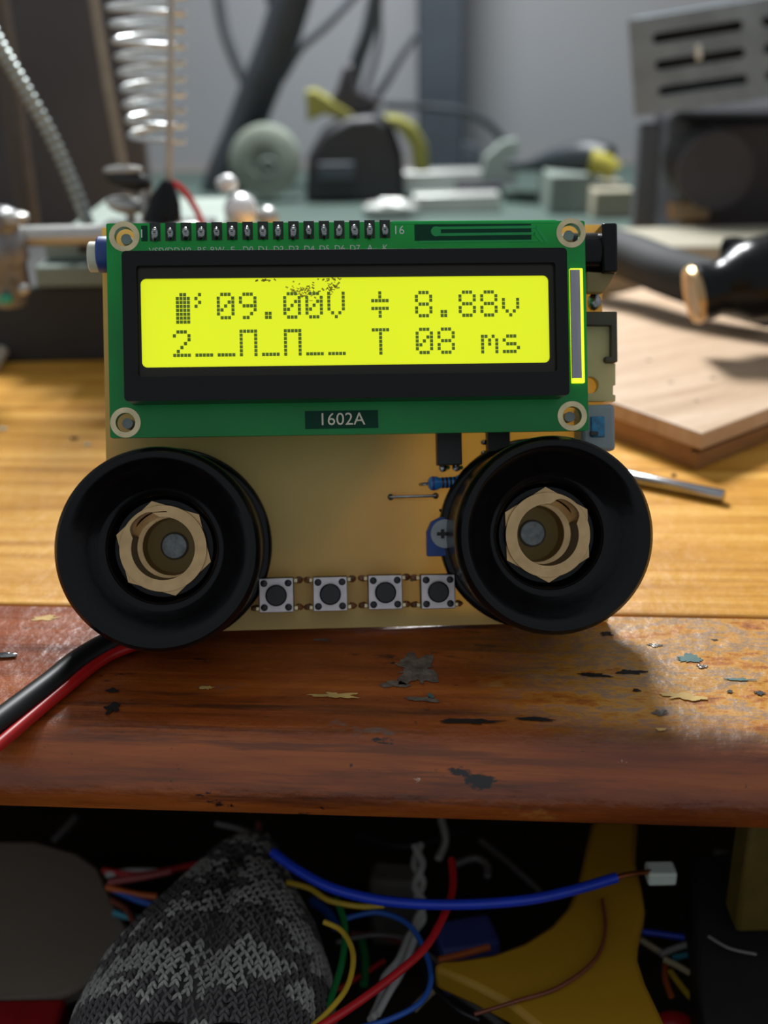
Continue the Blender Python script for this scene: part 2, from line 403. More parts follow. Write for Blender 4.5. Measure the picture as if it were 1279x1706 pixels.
# --- display module
E = [L(180, 374, 0), L(977, 366, 0), L(180, 727, 0), L(977, 720, 0)]
gx0 = (E[0].x + E[2].x) / 2; gx1 = (E[1].x + E[3].x) / 2; gy1 = (E[0].y + E[1].y) / 2; gy0 = (E[2].y + E[3].y) / 2
holes = [(L(x, y, 0).x, L(x, y, 0).y) for x, y in ((207, 394), (951, 388), (209, 704), (953, 693))]
hx0 = (holes[0][0] + holes[2][0]) / 2; hx1 = (holes[1][0] + holes[3][0]) / 2
lcd = plate('display_board', rrect(gx0, gy0, gx1, gy1, .3, 2), [circ(h, 1.6) for h in holes], -1.6, 0, m_green, dev)
tag(lcd, 'green circuit board of the display module')
for i, h in enumerate(holes):
    plate('mounting_ring', circ(h, 2.5, 40), [circ(h, 1.62, 32)], -1.7, .08, m_tin, lcd)
# connector posts between the boards
for h in holes: MB().lathe([(.9, ZB), (.9, -1.8)], (h[0], h[1], 0), seg=10, cap=True).build('standoff', m_lgrey, dev)
# solder joints along the top
j0 = L(258, 388, .3); j1 = L(641, 383, .3)
mb = MB(); mb.box((0, .2, .06), (1.75, 3.0, .1)); pad = None
blob = MB().ball((0, -.25, .35), (.72, 1.25, .75), seg=14, rings=10, noise=.05)
proto = None
m_pad = mat('dark_gap', (44, 48, 44), .35, metal=.5, var=.3, scale=600)
for k in range(16):
    t = k / 15; p = j0.lerp(j1, t)
    if proto is None:
        proto = mb.build('solder_pad', m_pad, lcd, smooth=False); bl = blob.build('solder_joint', m_solder, proto)
        pin = MB().box((0, .1, .9), (.5, .5, .9)).build('pin', m_solder, proto, bevel=.1)
        proto.parent = dev; proto.location = V((p.x, p.y, 0)) * S
    else:
        c = copy_tree(proto, dev, V((p.x, p.y, 0)) * S)
        for g in c.children:
            if g.name.startswith('solder_joint'): g.scale = (random.uniform(.9, 1.08), random.uniform(.85, 1.1), random.uniform(.85, 1.15)); g.rotation_euler.z = random.uniform(-.12, .12)
for k, s_ in enumerate(('VSS', 'VDD', 'V0', 'RS', 'RW', 'E', 'D0', 'D1', 'D2', 'D3', 'D4', 'D5', 'D6', 'D7', 'A', 'K')):
    p = j0.lerp(j1, k / 15); text('pin_label', s_, 1.45, (p.x, p.y - 2.95), .04, m_silk, lcd)
p = L(236, 390, 0); text('pin_number', '1', 2.0, (p.x, p.y), .04, m_silk, lcd)
p = L(664, 384, 0); text('pin_number', '16', 2.0, (p.x, p.y), .04, m_silk, lcd)
p = L(569, 699, .1); pp = p
MB().box((p.x + .0, p.y, .03), (12.2, 3.0, .08)).build('label_patch', m_dkgreen, lcd, smooth=False)
text('model_mark', '1602A', 2.95, (p.x, p.y), .11, mat('cream_silkscreen', (222, 214, 190), .5, var=.05), lcd)
def strip(pts, wd, m, name, z=.05, par=None):
    P = [L(x, y, z) for x, y in pts]
    mb = MB()
    for a, b in zip(P[:-1], P[1:]):
        d = (b - a); ln = math.hypot(d.x, d.y); rot = Matrix.Rotation(math.atan2(d.y, d.x), 3, 'Z')
        mb.box((a + b) / 2, (ln + wd * .6, wd, .06), rot)
    return mb.build(name, m, par or lcd, smooth=False)
strip([(728, 380), (893, 378), (910, 402)], .45, m_trace, 'copper_trace')
strip([(728, 391), (890, 389), (903, 403)], .45, m_trace, 'copper_trace', .052)
strip([(728, 380), (724, 385), (728, 391)], .45, m_trace, 'copper_trace', .051)
strip([(655, 371), (925, 369)], .5, m_trace, 'copper_trace', .054)
strip([(700, 403), (895, 401)], .35, m_trace, 'copper_trace', .053)
d = L(726, 385.5, .05); MB().lathe([(.01, 0), (.85, 0), (.85, .07), (.01, .07)], (d.x, d.y, .02), seg=20).build('copper_via', m_trace, lcd)
for (a, b) in (((690, 374), (885, 400)), ((235, 376), (246, 402))):
    p, q = L(a[0], a[1], 0), L(b[0], b[1], 0)
    MB().box(((p.x + q.x) / 2, (p.y + q.y) / 2, .015), (abs(q.x - p.x), abs(q.y - p.y), .03)).build('dark_patch', m_dkgreen, lcd, smooth=False)
# bezel
ZF = 6.6
b = [L(203, 419, ZF), L(946, 411, ZF), L(206, 668, ZF), L(947, 659, ZF)]
zx0 = (b[0].x + b[2].x) / 2; zx1 = (b[1].x + b[3].x) / 2; zy1 = (b[0].y + b[1].y) / 2; zy0 = (b[2].y + b[3].y) / 2
wv = [L(235, 466, 5.4), L(914, 458, 5.4), L(236, 614, 5.4), L(914, 603, 5.4)]
vx0 = (wv[0].x + wv[2].x) / 2; vx1 = (wv[1].x + wv[3].x) / 2; vy1 = (wv[0].y + wv[1].y) / 2; vy0 = (wv[2].y + wv[3].y) / 2
bez = plate('bezel', rrect(zx0, zy0, zx1, zy1, .7), [rrect(vx0 - .5, vy0 - 1.6, vx1 + 1.0, vy1 + 1.9, .5)], .05, ZF, m_bezel, dev, bevel=.25)
tag(bez, 'black metal bezel around the display')
fr = plate('glass_border', rrect(vx0 - 1.2, vy0 - 2.2, vx1 + 1.6, vy1 + 2.5, .2), [rrect(vx0, vy0, vx1, vy1, .9)], 5.35, 5.6,
           mat('dark_glass_border', (34, 33, 20), .2, var=.25, scale=40, spec=.3), bez)
m_lcd = mat('backlit_display', (217, 228, 20), .3, var=.03, scale=25, emit=.72)
scr = MB().box(((vx0 + vx1) / 2, (vy0 + vy1) / 2, 4.9), (vx1 - vx0 + 1, vy1 - vy0 + 1, .8)).build('display_screen', m_lcd, bez, smooth=False)
tag(scr, 'glowing yellow-green screen')
# characters, dot by dot
F = {'0': '01110 10001 10011 10101 11001 10001 01110', '9': '01110 10001 10001 01111 00001 00010 01100', '.': '00000 00000 00000 00000 00000 01100 01100',
     'V': '10001 10001 10001 10001 10001 01010 00100', '8': '01110 10001 10001 01110 10001 10001 01110', 'v': '00000 00000 10001 10001 10001 01010 00100',
     'c': '00100 00100 11111 00000 11111 00100 00100', 'b': '00110 01111 01111 01111 01111 01111 01111 01111', 'z': '01000 10000 01000 10000 00000 00000 00000',
     '2': '01110 10001 00001 00010 00100 01000 11111', '_': '00000 00000 00000 00000 00000 00000 11111', 'n': '11111 10001 10001 10001 10001 10001 10001',
     'T': '11111 00100 00100 00100 00100 00100 00100', 'm': '00000 00000 11010 10101 10101 10001 10001', 's': '00000 00000 01110 10000 01110 00001 11110'}
rows = ('bz09.00V c 8.88v', '2__n_n__ T 08 ms')
t0 = L(286, 488, 5.3); t1 = L(835, 482, 5.3); t2 = L(286, 550, 5.3)
cp = (t1.x - t0.x) / 15; dw = cp * .82 / 5; rp = t0.y - t2.y; dh = rp * .735 / 7
m_dot = mat('dark_dots', (118, 144, 32), .5, var=.1)
mb = MB()
for r_, line in enumerate(rows):
    for c_, ch in enumerate(line):
        if ch == ' ': continue
        for i, row in enumerate(F[ch].split()):
            for j, bit in enumerate(row):
                if bit == '1': mb.box((t0.x + c_ * cp + (j + .5) * dw, t0.y - r_ * rp - (i + .5) * dh, 5.33), (dw * .84, dh * .84, .06))
dots = mb.build('display_characters', m_dot, bez, smooth=False)
tag(dots, 'dark dot-matrix characters', kind='stuff')
mb = MB()
for (px, py, sx, sy, k) in ((440, 467, 20, 2, 16), (505, 485, 30, 12, 60), (553, 478, 13, 10, 34), (548, 465, 16, 2, 12)):
    for _ in range(k):
        p = L(px + random.gauss(0, .5) * sx, min(max(py + random.gauss(0, .5) * sy, 462), 505), 5.33)
        mb.box(p, (random.uniform(.15, .6), random.uniform(.12, .3), .04), Matrix.Rotation(random.uniform(-.9, .9), 3, 'Z'))
tag(mb.build('screen_smudge', mat('olive_smudge', (214, 204, 40), .6, var=.3), bez, smooth=False), 'olive speckled smudge on the screen', kind='stuff')
tp = L(520, 455, 5.7)
# glowing side of the light guide
p, q = L(949, 447, .8), L(974, 638, .8)
m_guide = mat('light_guide_glow', (214, 240, 40), .3, var=.05, emit=1.2)
gd = MB().box(((p.x + q.x) / 2, (p.y + q.y) / 2, .5), (q.x - p.x, p.y - q.y, .9)).build('light_guide', m_guide, lcd, bevel=.15)
MB().box(((p.x + q.x) / 2 - .3, (p.y + q.y) / 2 + .25, 1.0), (q.x - p.x - .5, p.y - q.y - 1.1, .3)).build('light_guide_cover', mat('grey_led_cover', (170, 170, 178), .5, var=.06, stretch=(8, 1, 1)), dev, bevel=.05)

# --- the two sockets
def socket(front, nutc, screw, ang, notch, rad):
    zf = 9.5
    f = L(*front, zf); sx, sy = L(*screw, ZB).x, L(*screw, ZB).y
    cx, cy = (f.x + sx) / 2, (f.y + sy) / 2
    cx, cy = f.x * .6 + sx * .4, f.y * .6 + sy * .4
    k = rad / 16.4
    pr = [(7.6, -16), (17.0 * k, -16 + 4.0), (17.1 * k, ZB + .2), (17.1 * k, ZB + 2.4), (16.8 * k, ZB + 2.9), (16.0 * k, ZB + 3.1), (15.9 * k, 3.0), (16.2 * k, 3.6), (16.4 * k, 7.4), (16.1 * k, 8.8), (15.5 * k, 9.5),
          (14.9 * k, 9.45), (14.3 * k, 9.0), (13.4, 8.2), (11.6, 6.2), (10.2, 4.7), (9.7, 4.3), (9.2, 4.1), (8.8, 3.6), (8.5, 1.8), (8.0, 1.2), (7.0, 1.2), (6.9, -16)]
    pr[1] = (9, -16); pr.insert(2, (9, ZB))
    s = MB().lathe(pr, (cx, cy, 0), seg=96, closed=True).build('output_socket', m_black, dev, angle=50)
    # hexagonal brass insert with a keyed bore
    nb = 5.15; kw = []
    for i in range(72):
        a = 2 * math.pi * i / 72
        dd = (a - R(notch) + math.pi) % (2 * math.pi) - math.pi
        kw.append((cx + (nb + 1.35 * max(0, 1 - (abs(dd) / R(30)) ** 4)) * math.cos(a), cy + (nb + 1.35 * max(0, 1 - (abs(dd) / R(30)) ** 4)) * math.sin(a)))
    hexo = circ((cx, cy), 8.0, 6, R(ang))
    nut = plate('hex_insert', hexo, [kw], -3.5, 2.0, m_brass, s)
    plate('hex_insert_face', circ((cx, cy), 7.1, 64), [kw], 1.9, 2.75, m_brass, s, bevel=.2)
    MB().lathe([(5.2, -3.4), (6.3, -3.5), (6.3, -7.5), (5.0, -8.0), (4.6, -14.5), (.01, -14.5), (.01, -15), (6.8, -15), (6.8, -3.4)], (cx, cy, 0), seg=48).build('brass_bore', m_brass, s)
    MB().lathe([(2.9, -14.6), (2.9, -12.6), (2.5, -12.4), (2.4, ZB + .5), (2.1, ZB + .8), (.01, ZB + .85)], (cx, cy, 0), seg=32).build('contact_screw', m_zinc, s)
    return s
tag(socket((257, 915), (272, 917), (297, 911), 103, 128, 16.4), 'black round socket with a brass hexagonal insert')
tag(socket((925, 892), (911, 893), (888, 889), 91, 52, 16.2), 'black round socket with a brass hexagonal insert')

# --- four push buttons
zt = ZB + 3.6
btn = None
for px, py in ((460, 992), (550, 990), (642, 987), (730, 986)):
    p = L(px, py, zt); loc = V((p.x, p.y, ZB)) * S
    if btn is None:
        btn = MB().box((0, 0, 1.6), (6.0, 6.0, 3.2)).build('push_button', m_blackm, dev, bevel=.15); btn.location = loc
        cv = MB().box((0, 0, 3.35), (6.0, 6.0, .3)).build('button_cover', m_plate, btn, bevel=.15)
        MB().lathe([(1.85, 3.4), (1.85, 4.2), (1.6, 4.45), (.01, 4.45)], seg=32).build('button_cap', m_blackm, btn)
        for a in (-2.1, 2.1):
            for c in (-2.1, 2.1): MB().lathe([(.62, 3.4), (.6, 3.7), (.4, 3.85), (.01, 3.88)], (a, c, 0), seg=16).build('rivet', m_blackm, btn)
        for a in (-1, 1):
            for c in (-2.4, 2.4):
                MB().box((a * 3.35, c, .9), (.7, .7, 1.8)).build('button_pin', m_tin, btn, bevel=.1)
                MB().ball((a * 3.9, c, .05), (.85, .6, .4), seg=10, rings=6, noise=.15).build('flux_residue', m_flux, btn)
    else: copy_tree(btn, dev, loc)

# --- small components
def chip(px0, py0, px1, py1, z, m, name, lab=None, bev=.15):
    p, q = L(px0, py0, ZB + z), L(px1, py1, ZB + z)
    o = MB().box(((p.x + q.x) / 2, (p.y + q.y) / 2, ZB + z / 2), (abs(q.x - p.x), abs(q.y - p.y), z)).build(name, m, dev, bevel=bev)
    if lab: tag(o, lab)
    return o
ch = chip(728, 712, 770, 774, 3.4, m_blackm, 'optocoupler', 'black chip below the display')
for px in (738, 760):
    p = L(px, 779, ZB + .5); MB().ball(p, (.75, .8, .5), seg=10, rings=6, noise=.15).build('chip_leg', m_solder, ch)
    MB().ball(p + V((.9, .0, -.3)), (.4, .4, .2), seg=8, rings=5).build('flux_residue', mat('green_flux', (20, 110, 50), .4), ch)
ch = chip(812, 712, 850, 752, 3.0, m_blackm, 'transistor')
for py in (737, 755):
    p = L(806, py, ZB + .5); MB().ball(p, (.6, .5, .4), seg=10, rings=6).build('chip_leg', m_solder, ch)
# resistor
p, q = L(712, 806, ZB + 1.4), L(790, 801, ZB + 1.4)
ax = (q - p).normalized(); rot = ax.to_track_quat('Z', 'Y').to_matrix()
rs = MB().lathe([(.01, 0), (.7, .1), (1.2, .5), (1.25, 1.6), (.95, 2.2), (.95, 5.0), (1.2, 5.4), (1.2, 6.6), (.7, 7.0), (.01, 7.0)], p, rot, 20).build('resistor', m_blue, dev)
for k, mm in ((2.7, mat('band_brown', (60, 30, 20), .4)), (3.4, m_blackm), (4.1, m_blackm), (4.8, mat('band_dark', (20, 24, 60), .4)), (1.0, mat('band_violet', (40, 60, 130), .4))):
    MB().lathe([(.97 if k > 2 else 1.27, k - .2), (.99 if k > 2 else 1.29, k), (.97 if k > 2 else 1.27, k + .2)], p, rot, 20).build('colour_band', mm, rs)
MB().tube([p + ax * .1, p - ax * .8, p - ax * 1.2 + V((0, 0, -1.4))], .3, 8).build('resistor_lead', m_solder, rs)
# jumper wire
p, q = L(651, 828, ZB + .6), L(726, 826, ZB + .6)
jw = MB().tube([p + V((0, 0, -.6)), p + V((.1, 0, .1)), (p + q) / 2 + V((0, 0, .25)), q + V((-.1, 0, .1)), q + V((0, 0, -.6))], .26, 8).build('jumper_wire', m_solder, dev)
for e_ in (p, q): MB().lathe([(.01, .2), (.4, .15), (.55, 0), (.55, -.2)], (e_.x, e_.y, ZB + .05), seg=14).build('solder_dot', m_pad, jw)
# trimmer
p, q = L(711, 862, ZB + 3), L(768, 926, ZB + 3)
tr = MB().prism([(p.x, q.y, ZB), (q.x, q.y, ZB), (q.x, p.y, ZB), (p.x + 2.4, p.y, ZB), (p.x + .8, p.y - .8, ZB), (p.x, p.y - 2.6, ZB)], (0, 0, 3)).build('trimmer', m_dblue, dev, bevel=.2)
tag(tr, 'blue trimmer with a pale grey dial')
tcx, tcy = (p.x + q.x) / 2 + .2, (p.y + q.y) / 2 + .5
MB().lathe([(2.6, ZB + 2.9), (2.5, ZB + 3.4), (.01, ZB + 3.45)], (tcx, tcy, 0), seg=32).build('trimmer_dial', m_lgrey, tr)
MB().box((tcx - .5, tcy, ZB + 3.5), (2.0, .6, .12)).box((tcx - .5, tcy, ZB + 3.5), (.6, 1.6, .11)).build('trimmer_slot', m_blackm, tr)
p = L(738, 853, ZB + .4); MB().ball(p, (.9, .35, .3), seg=10, rings=6, rot=Matrix.Rotation(-.6, 3, 'Z')).build('chip_leg', m_scorch, tr)
p = L(686, 966, ZB + .1); MB().ball(p, (.35, .3, .12), seg=10, rings=6).build('flux_residue', MATS['green_flux'], main)
# right-hand edge: barrel jack, socket strip, terminal
p, q = L(1003, 371, -4), L(1030, 453, -4)
jk = MB().box(((p.x + q.x) / 2, (p.y + q.y) / 2, -8), (q.x - p.x, p.y - q.y, 8)).build('power_jack', m_black, dev, bevel=.4)
tag(jk, 'black power jack at the right edge')
cy = (p.y + q.y) / 2
MB().lathe([(3.6, 0), (3.6, 5.2), (2.6, 5.6)], (p.x - 5.0, cy - .2, -8), Matrix.Rotation(R(90), 3, 'Y'), 32, cap=True).build('jack_barrel', m_black, jk)
a = [L(x, y, -5.5) for x, y in ((977, 452), (1026, 456), (1005, 487), (977, 487))]
MB().prism([(v.x, v.y, -7.5) for v in a], (0, 0, 2)).build('jack_foot', mat('tan_fibre', (150, 130, 84), .5, var=.1, trans=.3), jk, bevel=.2)
p = L(990, 503, ZB + .6); MB().ball(p, (1.3, 1.6, .8), seg=12, rings=8, noise=.1).build('solder_joint', m_solder, jk)
p, q = L(978, 519, -8), L(1029, 607, -8)
sk = [L(x, y, -8) for x, y in ((972, 519), (1028, 519), (1029, 603), (1008, 603), (1008, 594), (1018, 594), (1018, 542), (972, 542))]
sk_ = MB().prism([(v.x, v.y, -11.5) for v in sk], (0, 0, 3.5)).build('edge_connector', mat('dark_brown_plastic', (66, 60, 40), .5, var=.15), dev, bevel=.2)
a = [L(x, y, -9) for x, y in ((960, 540), (1018, 540), (1018, 596), (1008, 596), (1008, 605), (1026, 605), (1026, 641), (1022, 642), (1022, 657), (1026, 658), (1026, 668), (960, 668))]
hc = L(984, 641, -9)
plate('connector_plate', [(v.x, v.y) for v in a], [circ((hc.x, hc.y), 1.5, 28)], -11.4, -9.4, mat('pale_yellow_fibre', (214, 205, 150), .45, var=.08, trans=.35), sk_, bevel=.1)
tag(sk_, 'pale plate with a dark L-shaped frame at the right edge')
p, q = L(968, 674, -6), L(1026, 751, -6)
tb = MB().box(((p.x + q.x) / 2, (p.y + q.y) / 2, -9.5), (q.x - p.x, p.y - q.y, 7)).build('terminal_block', mat('milky_plastic', (150, 164, 168), .35, var=.08, trans=.3), dev, bevel=.7)
tag(tb, 'milky grey terminal block with a blue insert')
p, q = L(984, 694, -5.6), L(1008, 728, -5.6)
MB().box(((p.x + q.x) / 2, (p.y + q.y) / 2, -6), (q.x - p.x, p.y - q.y, .8)).build('terminal_insert', mat('teal_blue_insert', (20, 110, 150), .3, var=.4, scale=900), tb, bevel=.2)
MB().box(((p.x + q.x) / 2 - .7, (p.y + q.y) / 2 - 1.2, -5.7), (1.4, .8, .5)).build('terminal_screw', m_pad, tb, bevel=.1)
# left-hand edge: blue knob with a cream cap
p = L(180, 424, -8); rot = Matrix.Rotation(R(-90), 3, 'Y') 
kb = MB().lathe([(.01, -1), (2.9, -1), (3.1, 0), (3.1, 1.4), (2.8, 1.7), (.01, 1.7)], p, rot, 32).build('adjuster', m_dblue, dev)
MB().lathe([(2.55, 1.6), (2.6, 2.2), (2.6, 3.0), (2.4, 3.2), (.01, 3.2)], p + V((0, -.4, 0)), rot, 32).build('adjuster_cap', m_cream, kb)
tag(kb, 'blue adjuster with a cream cap on the left edge')
# ------------------------------------------------------------------ cable of the welder
m_blkrub = mat('black_rubber', (14, 14, 15), .45, var=.2, scale=300)
m_redw = mat('red_insulation', (176, 24, 24), .35, var=.12, scale=300)
def pxmm(p): return (V(p) - CP).dot(fwd) / FPX        # millimetres one pixel covers at a point
a = [W(330, 1000, 2.2), W(160, 1083, 2.2), W(80, 1142, 2.2), W(0, 1202, 2.2), W(-80, 1262, 2.2)]
solo(MB().tube(a, 2.1, 14), 'power_cable', m_blkrub, 'black power cable running from under the left socket to the left', 'cable', (a[2].x, a[2].y, 0))
a = [W(330, 1040, 1.3), W(215, 1078, 1.3), W(165, 1102, 1.3), W(110, 1146, 1.3), W(50, 1196, 1.1), W(-60, 1290, 1.1)]
solo(MB().tube(a, 1.05, 12), 'power_wire', m_redw, 'red power wire beside the black cable at the left socket', 'wire', (a[2].x, a[2].y, 0))

# ------------------------------------------------------------------ things on the bench, right side
m_pine = wood('pine_plank_top', ((160, 130, 100), (184, 154, 124), (198, 172, 146)), (12, 150, 60), rough=.55, coat=0,
              spots=[(40, .68, .73, (150, 100, 66), (1, 2, 1))], bump=.3, rotz=R(-28))
m_pine2 = wood('plank_side', ((112, 74, 36), (140, 96, 50), (160, 116, 66)), (20, 60, 200), rough=.6, coat=0, bump=.3, rotz=R(-28))
T = 9.7
F0 = W(1170, 722, T); el = (W(1025, 671, T) - F0); er = (W(1279, 681, T) - F0)
el.z = er.z = 0
el = el.normalized() * 105; er = er.normalized() * 150
fb = V((F0.x, F0.y, 0))
pl = thing('wooden_plank', 'pale pine plank offcut with a grooved edge lying at the right', 'plank', fb)
dn = -el.normalized()
inn = el.normalized() * 3.0
def quad(a, z): return [V((p.x, p.y, z)) for p in a]
MB().prism(quad([F0, F0 + er, F0 + er + el, F0 + el], 5.4), (0, 0, T - 5.4)).build('top_layer', m_pine, pl, smooth=False, bevel=.4)
MB().prism(quad([F0 + inn, F0 + er + inn, F0 + er + el, F0 + el], 4.2), (0, 0, 1.3)).build('groove', m_pine2, pl, smooth=False)
MB().prism(quad([F0 + inn * .25, F0 + er + inn * .25, F0 + er + el, F0 + el], 0), (0, 0, 4.3)).build('bottom_layer', m_pine2, pl, smooth=False, bevel=.4)
for px, py, s_ in ((1117, 637, .9), (1187, 630, 1.1), (1160, 668, .8), (1080, 600, 1.0)):
    c = W(px, py, T); MB().lathe([(.01, .06), (s_ * .7, .05), (s_, 0)], c, seg=12).build('stain', mat('plank_stain', (120, 96, 74), .7), pl)
# steel pin
a, b = W(1062, 798, 1.55), W(1206, 827, 1.55)
ax = (b - a).normalized(); rot = ax.to_track_quat('Z', 'Y').to_matrix(); ln = (b - a).length
sp = solo(MB().lathe([(.01, -8), (1.3, -8), (1.5, -7.7), (1.5, ln - .3), (1.3, ln), (.01, ln)], a, rot, 24), 'steel_pin', mat('polished_steel', (170, 170, 172), .25, metal=1, var=.1),
          'short polished steel pin lying beside the right socket', 'pin', (a.x, a.y, 0))
# dark hose and the black torch handle
m_hose = mat('dark_hose', (30, 32, 34), .75, var=.2, scale=60)
a = [W(900, 385, 9), W(1000, 405, 9), W(1060, 425, 10), W(1130, 455, 16), W(1190, 480, 17), W(1260, 520, 18)]
a = [Y(960, 405, 395), Y(1040, 425, 380), Y(1110, 452, 362), Y(1180, 475, 350), Y(1290, 505, 335)]
solo(MB().tube(a, lambda t: 7.6, 20), 'rubber_hose', m_hose, 'thick dark hose lying across the back of the pine plank', 'hose', (a[2].x, a[2].y, T))
hd = thing('torch_handle', 'glossy black rounded handle with a brass end resting on the pine plank', 'handle', V(tuple(W(1210, 545, T))))
a = Y(1152, 492, 316); b = Y(1330, 450, 317)
ax = (b - a).normalized(); rot = ax.to_track_quat('Z', 'Y').to_matrix(); k = pxmm(a)
MB().lathe([(.01, 6 * k), (38 * k, 4 * k), (46 * k, 8 * k), (48 * k, 22 * k), (44 * k, 40 * k), (50 * k, 58 * k), (66 * k, 82 * k), (70 * k, 110 * k), (68 * k, 230 * k), (.01, 230 * k)], a, rot, 40).build('grip', m_black, hd)
MB().lathe([(36 * k, 2 * k), (47 * k, -2 * k), (49 * k, 6 * k), (46 * k, 12 * k)], a, rot, 40).build('brass_ring', m_brass, hd)
MB().lathe([(.01, 1 * k), (37 * k, 1 * k), (37 * k, 6 * k)], a, rot, 32).build('end_face', mat('worn_wood_end', (150, 128, 98), .6, var=.3, scale=300), hd)
c = Y(1222, 412, 326)
MB().lathe([(24 * k, -40 * k), (22 * k, 4 * k), (18 * k, 14 * k), (.01, 18 * k)], c, None, 24).build('knob', m_black, hd)
a2, b2 = Y(1225, 420, 327), Y(1330, 385, 335)
MB().tube([a2, (a2 + b2) / 2, b2], 12 * k, 14, False).build('lever', m_black, hd)
# strips and boxes behind it
m_beige = mat('beige_board', (150, 144, 126), .7, var=.15, scale=30)
m_pale = mat('pale_plastic', (120, 130, 124), .6, var=.15, scale=40)
m_slate = mat('slate_metal', (58, 66, 74), .55, var=.15, scale=30)
m_darkm = mat('dark_machine', (34, 33, 38), .55, var=.3, scale=40, bump=.3, bscale=150)
m_galv = mat('galvanised_sheet', (112, 124, 132), .42, metal=.15, var=.22, scale=90, bump=.15)
c = Y(1130, 405, 440); solo(MB().box((c.x + 20, 450, 9), (110, 40, 18)), 'beige_board', m_beige, 'beige board lying behind the dark hose', 'board', (c.x + 20, 450, 0), bevel=1)
mc = Y(1200, 300, 500)
mach = thing('machine_block', 'dark bulky machine under the slotted metal housing at the right', 'machine', (mc.x + 30, 520, 0))
x0 = Y(1095, 300, 500).x; x1 = x0 + 130; zt_ = Y(1150, 198, 500).z
MB().box(((x0 + x1) / 2 + 6, 535, zt_ / 2), (x1 - x0 - 12, 70, zt_)).build('body', m_darkm, mach, bevel=4)
c = Y(1160, 270, 499); MB().lathe([(.01, -4), (13, -4), (15, 0), (15, 30), (.01, 30)], c, Matrix.Rotation(R(-90), 3, 'X') @ Matrix.Rotation(math.pi, 3, 'X'), 28).build('motor', m_darkm, mach)
c = Y(1080, 285, 488); MB().box((c.x, 492, 28), (9, 8, 56)).build('bracket', m_slate, mach, bevel=.6)
c = Y(1150, 352, 480); MB().box((c.x, 484, c.z), (16, 8, 7)).build('tan_block', mat('tan_block', (140, 120, 92), .6), mach, bevel=.8)
# slotted housing: a folded sheet with real slots, tilted on top of the machine
hs0 = Y(1057, 195, 488); kk = pxmm(hs0)
tilt = R(8)
hs = thing('slotted_housing', 'grey metal housing with rows of ventilation slots at the upper right', 'housing', tuple(hs0))
def hframe(p):
    q = Matrix.Rotation(R(-15), 3, 'Z') @ (Matrix.Rotation(-tilt, 3, 'Y') @ V((p.x, -p.z, p.y)))
    return q + hs0
HWd, HH = 330 * kk, 150 * kk
slots = []
for r_ in range(3):
    y0_ = (26 + r_ * 41) * kk
    for c_ in range(2):
        xa = (36 + c_ * 168) * kk + (2 - r_) * 2 * kk; xb = xa + 140 * kk
        slots.append(rrect(xa, y0_, xb, y0_ + 16 * kk, 7.9 * kk))
plate('front_sheet', rrect(0, 0, HWd, HH, 4 * kk), slots, 0, 1.0, m_galv, hs, frame=hframe, bevel=.2)
for (c_, d_) in (((0.6, HH / 2, -28), (1.2, HH - 2, 56)), ((HWd - .6, HH / 2, -28), (1.2, HH - 2, 56)), ((HWd / 2, HH - .6, -28), (HWd - 2, 1.2, 56)), ((HWd / 2, .6, -28), (HWd - 2, 1.2, 56))):
    mb = MB().box(c_, d_); mb.v = [hframe(p) for p in mb.v]; mb.build('side_sheet', m_galv, hs, smooth=False)
mb = MB().box((HWd / 2, HH / 2, -30), (HWd * .8, HH * .7, 30)); mb.v = [hframe(p) for p in mb.v]; mb.build('inner_block', m_darkm, hs, bevel=1)
mb = MB().box((107 * kk, 86 * kk, 1.2), (9 * kk, 24 * kk, 2)); mb.v = [hframe(p) for p in mb.v]; mb.build('clip', mat('bright_clip', (205, 205, 195), .4, metal=.6), hs, bevel=.3)

# ------------------------------------------------------------------ middle of the bench, near the wall
m_mat = mat('green_mat', (64, 80, 74), .6, var=.12, scale=25)
mt = [W(330, 372, 0), W(1010, 372, 0)]
solo(MB().box((20, 650, 1), (560, 290, 2)), 'cutting_mat', m_mat, 'grey-green cutting mat lying along the back of the bench', 'mat', (20, 650, 0), bevel=.4)
MZ = 2.0
# upright post
pa, pb = Y(696, 150, 770), Y(771, 150, 770)
solo(MB().box(((pa.x + pb.x) / 2, 775, 230), (pb.x - pa.x, 16, 460)), 'upright_post', m_slate, 'dark slate upright post standing before the wall', 'post', ((pa.x + pb.x) / 2, 775, 0), bevel=1.5)
# pale round roll
c = Y(442, 268, 662); k = pxmm(c)
rl = thing('round_roll', 'pale round translucent roll standing left of the black tool case', 'roll', (c.x, c.y, MZ))
rotf = Matrix.Rotation(R(90), 3, 'X')
MB().lathe([(.01, 6), (20 * k, 6), (24 * k, 8), (50 * k, 8), (58 * k, 6.5), (59 * k, 0), (58 * k, -8), (.01, -8)], c, rotf, 40).build('roll_body', mat('milky_roll', (140, 148, 136), .5, var=.35, scale=45, trans=.2), rl)
MB().lathe([(9 * k, 7), (13 * k, 9), (16 * k, 7)], c + V((6 * k, 0, -6 * k)), rotf, 24).build('roll_core', m_pale, rl)
